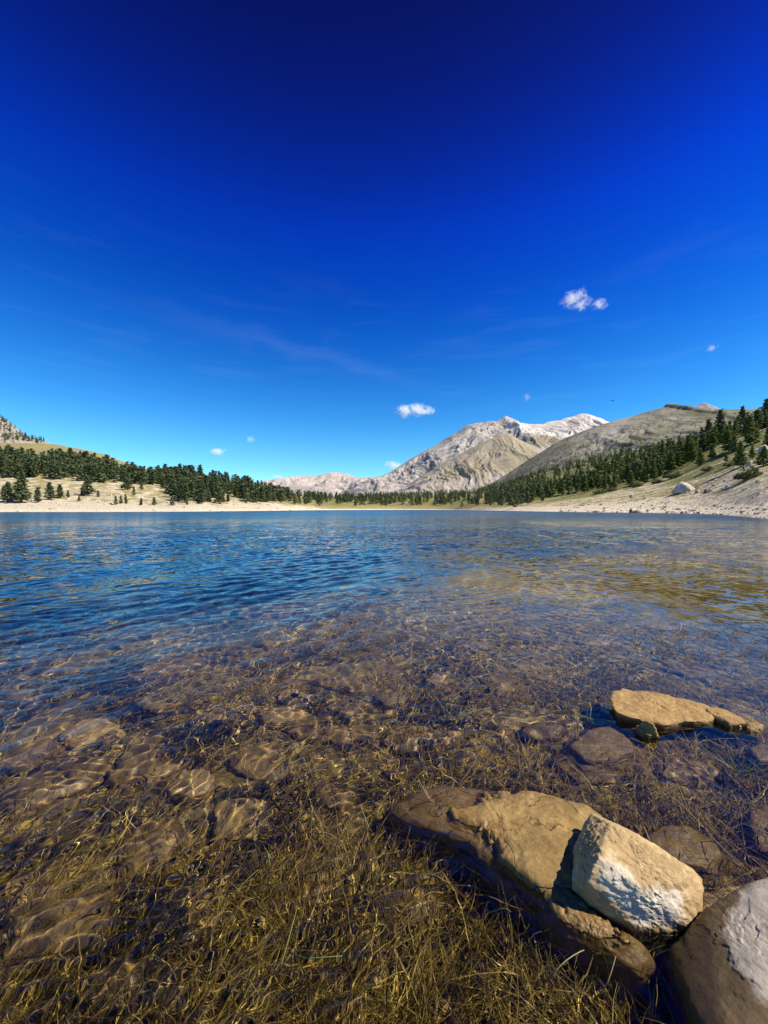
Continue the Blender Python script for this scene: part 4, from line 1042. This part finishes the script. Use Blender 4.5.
# ------------------------------------------------------------------ stones on the far shores
M_lime = rock_mat('far_limestone', (0.42, 0.38, 0.31), (0.56, 0.51, 0.43), (0.30, 0.27, 0.22), 0.08, wet_level=-5)
M_far_dark = rock_mat('far_dark_stone', (0.16, 0.13, 0.10), (0.24, 0.20, 0.16), (0.10, 0.085, 0.07), 0.08, wet_level=-5)  # darker stone tones for the waterline rocks and one beach block
def far_boulder(px, py, wpx, hpx, mat, label, seed, group=None, lean=0.0, top=None):
    Y = rowY(px, py) or float(shoreY(px)) + 0.5
    X = (px - 384) / F * Y; z = landZ(px, Y); w, h = wpx / F * Y, hpx / F * Y
    rg = random.Random(seed); pts = []
    for i in range(9):
        a = 2 * math.pi * i / 9 + rg.uniform(-.2, .2); pts.append((X + math.cos(a) * w * .5, Y + math.sin(a) * w * .42, z - 0.15 * h))
    for i in range(6 if top is None else 0):
        a = 2 * math.pi * i / 6 + rg.uniform(-.3, .3); pts.append((X + math.cos(a) * w * .33 * rg.uniform(.7, 1.1) + lean * w * .2, Y + math.sin(a) * w * .28, z + h * rg.uniform(.45, .72)))
    for (a, b, c) in (top or [(lean * .22, 0, 1)]): pts.append((X + a * w, Y + b * w, z + c * h))
    boulder('boulder', pts, mat, label, 'boulder', 4, 30, seed, 0.05 * h, 0.5 * w, 0.0, group, recv=False)
far_boulder(684, 492.5, 26, 12, M_lime, 'largest pale boulder lying on the right beach', 3, top=[(-.2, 0, 1), (-.02, .08, .96), (.10, -.12, .78), (.36, 0, .36), (-.40, -.05, .55), (-.15, -.33, .62), (.1, .3, .6), (.22, -.28, .4)])
far_boulder(697.5, 493, 6, 3.2, M_lime, 'small pale block between the largest pale boulder and the dark one', 4)
far_boulder(706, 493.2, 6, 5.5, M_far_dark, 'dark block right of the largest pale boulder', 5)
far_boulder(710.5, 492, 6, 3.5, M_lime, 'pale block touching the dark one on the right beach', 6)
far_boulder(632.5, 497.5, 7, 3.8, M_lime, 'lone pale stone in the middle of the right beach', 7)
far_boulder(631, 513.0, 5, 5.5, M_far_dark, 'dark upright rock at the waterline of the right beach', 8)
far_boulder(637, 513.3, 11, 3.2, M_far_dark, 'low dark rock stretched along the waterline of the right beach', 9)
far_boulder(682, 514.4, 5, 2.6, M_far_dark, 'small dark rock at the waterline farther right on the beach', 10)
far_boulder(750, 465.5, 10, 5.5, M_lime, 'white boulder between the lone larch and the right edge', 12)
far_boulder(764, 452, 12, 8, M_lime, 'white boulder high up at the right edge among larches', 13)
far_boulder(716, 455, 5, 3, M_lime, 'small white boulder on the green clearing of the right slope', 14)
rgb = random.Random(8)
for i in range(26):
    px = rgb.uniform(2, 290); py = rgb.uniform(495, 506)
    far_boulder(px, py, rgb.uniform(2.5, 5.5), rgb.uniform(1.4, 2.6), M_lime, 'pale limestone block on the scree of the left shore', 60 + i, 'limestone blocks on the left shore')
def gravel():
    rs = np.random.RandomState(6); rg = random.Random(6); Vs, Qs, k = [], [], 0
    cube = np.array([(x, y, z) for x in (-1, 1) for y in (-1, 1) for z in (-1, 1)], float)
    fq = np.array([(0, 1, 3, 2), (4, 6, 7, 5), (0, 4, 5, 1), (2, 3, 7, 6), (0, 2, 6, 4), (1, 5, 7, 3)])
    for _ in range(1500):
        if rg.random() < 0.72:
            px = rg.uniform(560, 800); sy = float(shoreY(px)); Y = sy + 0.3 + (rg.random() ** 1.6) * 60
        else: px = rg.uniform(-20, 300); sy = float(shoreY(px)); Y = sy + 0.3 + (rg.random() ** 1.4) * 70
        z = landZ(px, Y); s = 0.07 * (1 + 3.2 * rg.random() ** 7) * (Y / 60) ** 0.5
        V = cube * s * rs.uniform(.5, 1.3, 3) + rs.normal(0, .25 * s, (8, 3)); a = rg.uniform(0, 6.28); c, q = math.cos(a), math.sin(a)
        Vs.append(np.stack([V[:, 0] * c - V[:, 1] * q + (px - 384) / F * Y, V[:, 0] * q + V[:, 1] * c + Y, V[:, 2] * .7 + z + s * .2], 1)); Qs.append(fq + k); k += 8
    tag(link('gravel', mesh_np('gravel', np.vstack(Vs), np.vstack(Qs), False), M_lime), kind='stuff')
gravel()

# ------------------------------------------------------------------ clouds and the bird
def cloud(lumps, Y, label, dens, seed):
    """lumps: (column, row, width, height) in the photo; small fair-weather cloud at depth Y"""
    t = NT('cloud_vapour'); P = t.pos(); k = Y / 3000.0
    oi = t.n('TexCoord').outputs['Object']
    n = t.noise(P, 0.016 / k, 7, 0.66, 0.9)
    rr = t.attr('x')
    bm = bmesh.new()
    cs = np.array([[(q[0] - 384) / F * Y, Y, CAMH + (HY - q[1]) / F * Y, q[2] / F * Y / 2, q[3] / F * Y / 2] for q in lumps])
    # density falls off from the middle of each lump
    acc = None
    for c in cs:
        d = t.n('VectorMath', {0: t.n('VectorMath', {0: P, 1: tuple(c[:3])}, operation='SUBTRACT').outputs[0], 1: (1 / c[3], 1 / c[3], 1 / c[4])}, operation='MULTIPLY').outputs[0]
        l = t.math('SUBTRACT', 1.0, t.n('VectorMath', {0: d}, operation='LENGTH').outputs['Value'])
        acc = l if acc is None else t.math('MAXIMUM', acc, l)
    den = t.math('ADD', acc, t.math('MULTIPLY', t.math('SUBTRACT', n, 0.55), 3.4))
    den = t.math('MULTIPLY', t.ramp(den, 0.05, 1.2), 1.9 * dens / k)
    v = t.n('VolumePrincipled', {'Color': (0.93, 0.975, 1.0, 1), 'Density': den, 'Anisotropy': 0.0})
    t.t.links.new(v.outputs[0], t.out.inputs[1])
    for c in cs:
        b = bmesh.ops.create_icosphere(bm, subdivisions=3, radius=1.0)
        for vv in b['verts']:
            s = 1.0 + 0.12 * float(perlin(vv.co.x * 2 + seed, vv.co.y * 2, vv.co.z * 2))
            vv.co = Vector((c[0] + vv.co.x * c[3] * 1.05 * s, c[1] + vv.co.y * c[3] * 1.05 * s, c[2] + vv.co.z * c[4] * 1.05 * s))
    me = bpy.data.meshes.new('cloud'); bm.to_mesh(me); bm.free()
    # one closed skin round all lumps, so that the vapour inside is counted once
    o = link('cloud', me, t.m)
    if len(cs) > 1:
        md = o.modifiers.new('skin', 'REMESH'); md.mode = 'VOXEL'; md.voxel_size = 1.5 / F * Y
    tag(o, label, 'cloud')
cloud([(571, 301, 25, 17), (580, 304, 26, 13), (598, 306, 17, 13), (580, 294, 15, 13)], 2600, 'largest white cloud, torn into two puffs, high over the right mountains', 0.014, 1.0)
cloud([(406, 411, 26, 14), (415, 410, 30, 15), (426, 411, 24, 9)], 3200, 'flat white cloud left of the high grey mountain', 0.020, 2.0)
cloud([(394, 465, 22, 13)], 6200, 'small white cloud half behind the grey mountain flank', 0.02, 3.0)
cloud([(218, 451.5, 22, 9)], 5000, 'small flat cloud above the left wood', 0.014, 4.0)
cloud([(277, 476, 16, 7)], 6500, 'tiny cloud low above the tree line', 0.012, 5.0)
cloud([(526, 397, 14, 10)], 3600, 'tiny faint cloud above the grey summit', 0.008, 6.0)
cloud([(710, 349, 13, 9)], 2600, 'tiny faint cloud far right above the slope', 0.006, 7.0)
cloud([(250, 439, 12, 8)], 5000, 'tiny faint wisp right of the flat cloud above the left wood', 0.006, 8.0)

def bird():
    c = np.array([(612 - 384) / F * 60, 60, CAMH + (HY - 401) / F * 60]); s = 0.34
    e = bpy.data.objects.new('bird', None); COL.objects.link(e); e.location = c
    tag(e, 'small dark bird gliding in the sky above the right mountain', 'bird')
    t = NT('feathers'); m = t.principled((0.03, 0.028, 0.028), 0.8)
    body = np.array([(-1, 0, .02), (-.6, 0, .0), (-.1, 0, 0), (.4, 0, .02), (.75, 0, .06), (.95, 0, .05)]) * s
    V, Q = tube('b', body, 1, 1, None, 8)
    r = np.repeat(np.array([.02, .09, .15, .12, .08, .02]) * s, 8)[:, None]; ctr = np.repeat(body, 8, 0); V = ctr + (V - ctr) * r
    me = mesh_np('body', V, Q); o = link('body', me, m, e)
    for sg in (-1, 1):
        xs = np.linspace(0, 1, 9); ch = np.interp(xs, [0, .4, 1], [.34, .30, .06]) * s
        top = np.stack([0.12 * s - xs ** 2 * .35 * s + ch * .5, sg * xs * 1.25 * s, (.05 + .22 * np.sin(xs * 2.2)) * s], 1)
        bot = top - np.stack([ch, 0 * ch, 0 * ch], 1)
        P = np.stack([top, bot, bot - [0, 0, .02 * s], top - [0, 0, .03 * s]], 1).reshape(-1, 3)
        link('wing', mesh_np('wing', P, grid_quads(9, 4, True)), m, e)
    e.rotation_euler = (0.1, 0.05, rad(20))
bird()
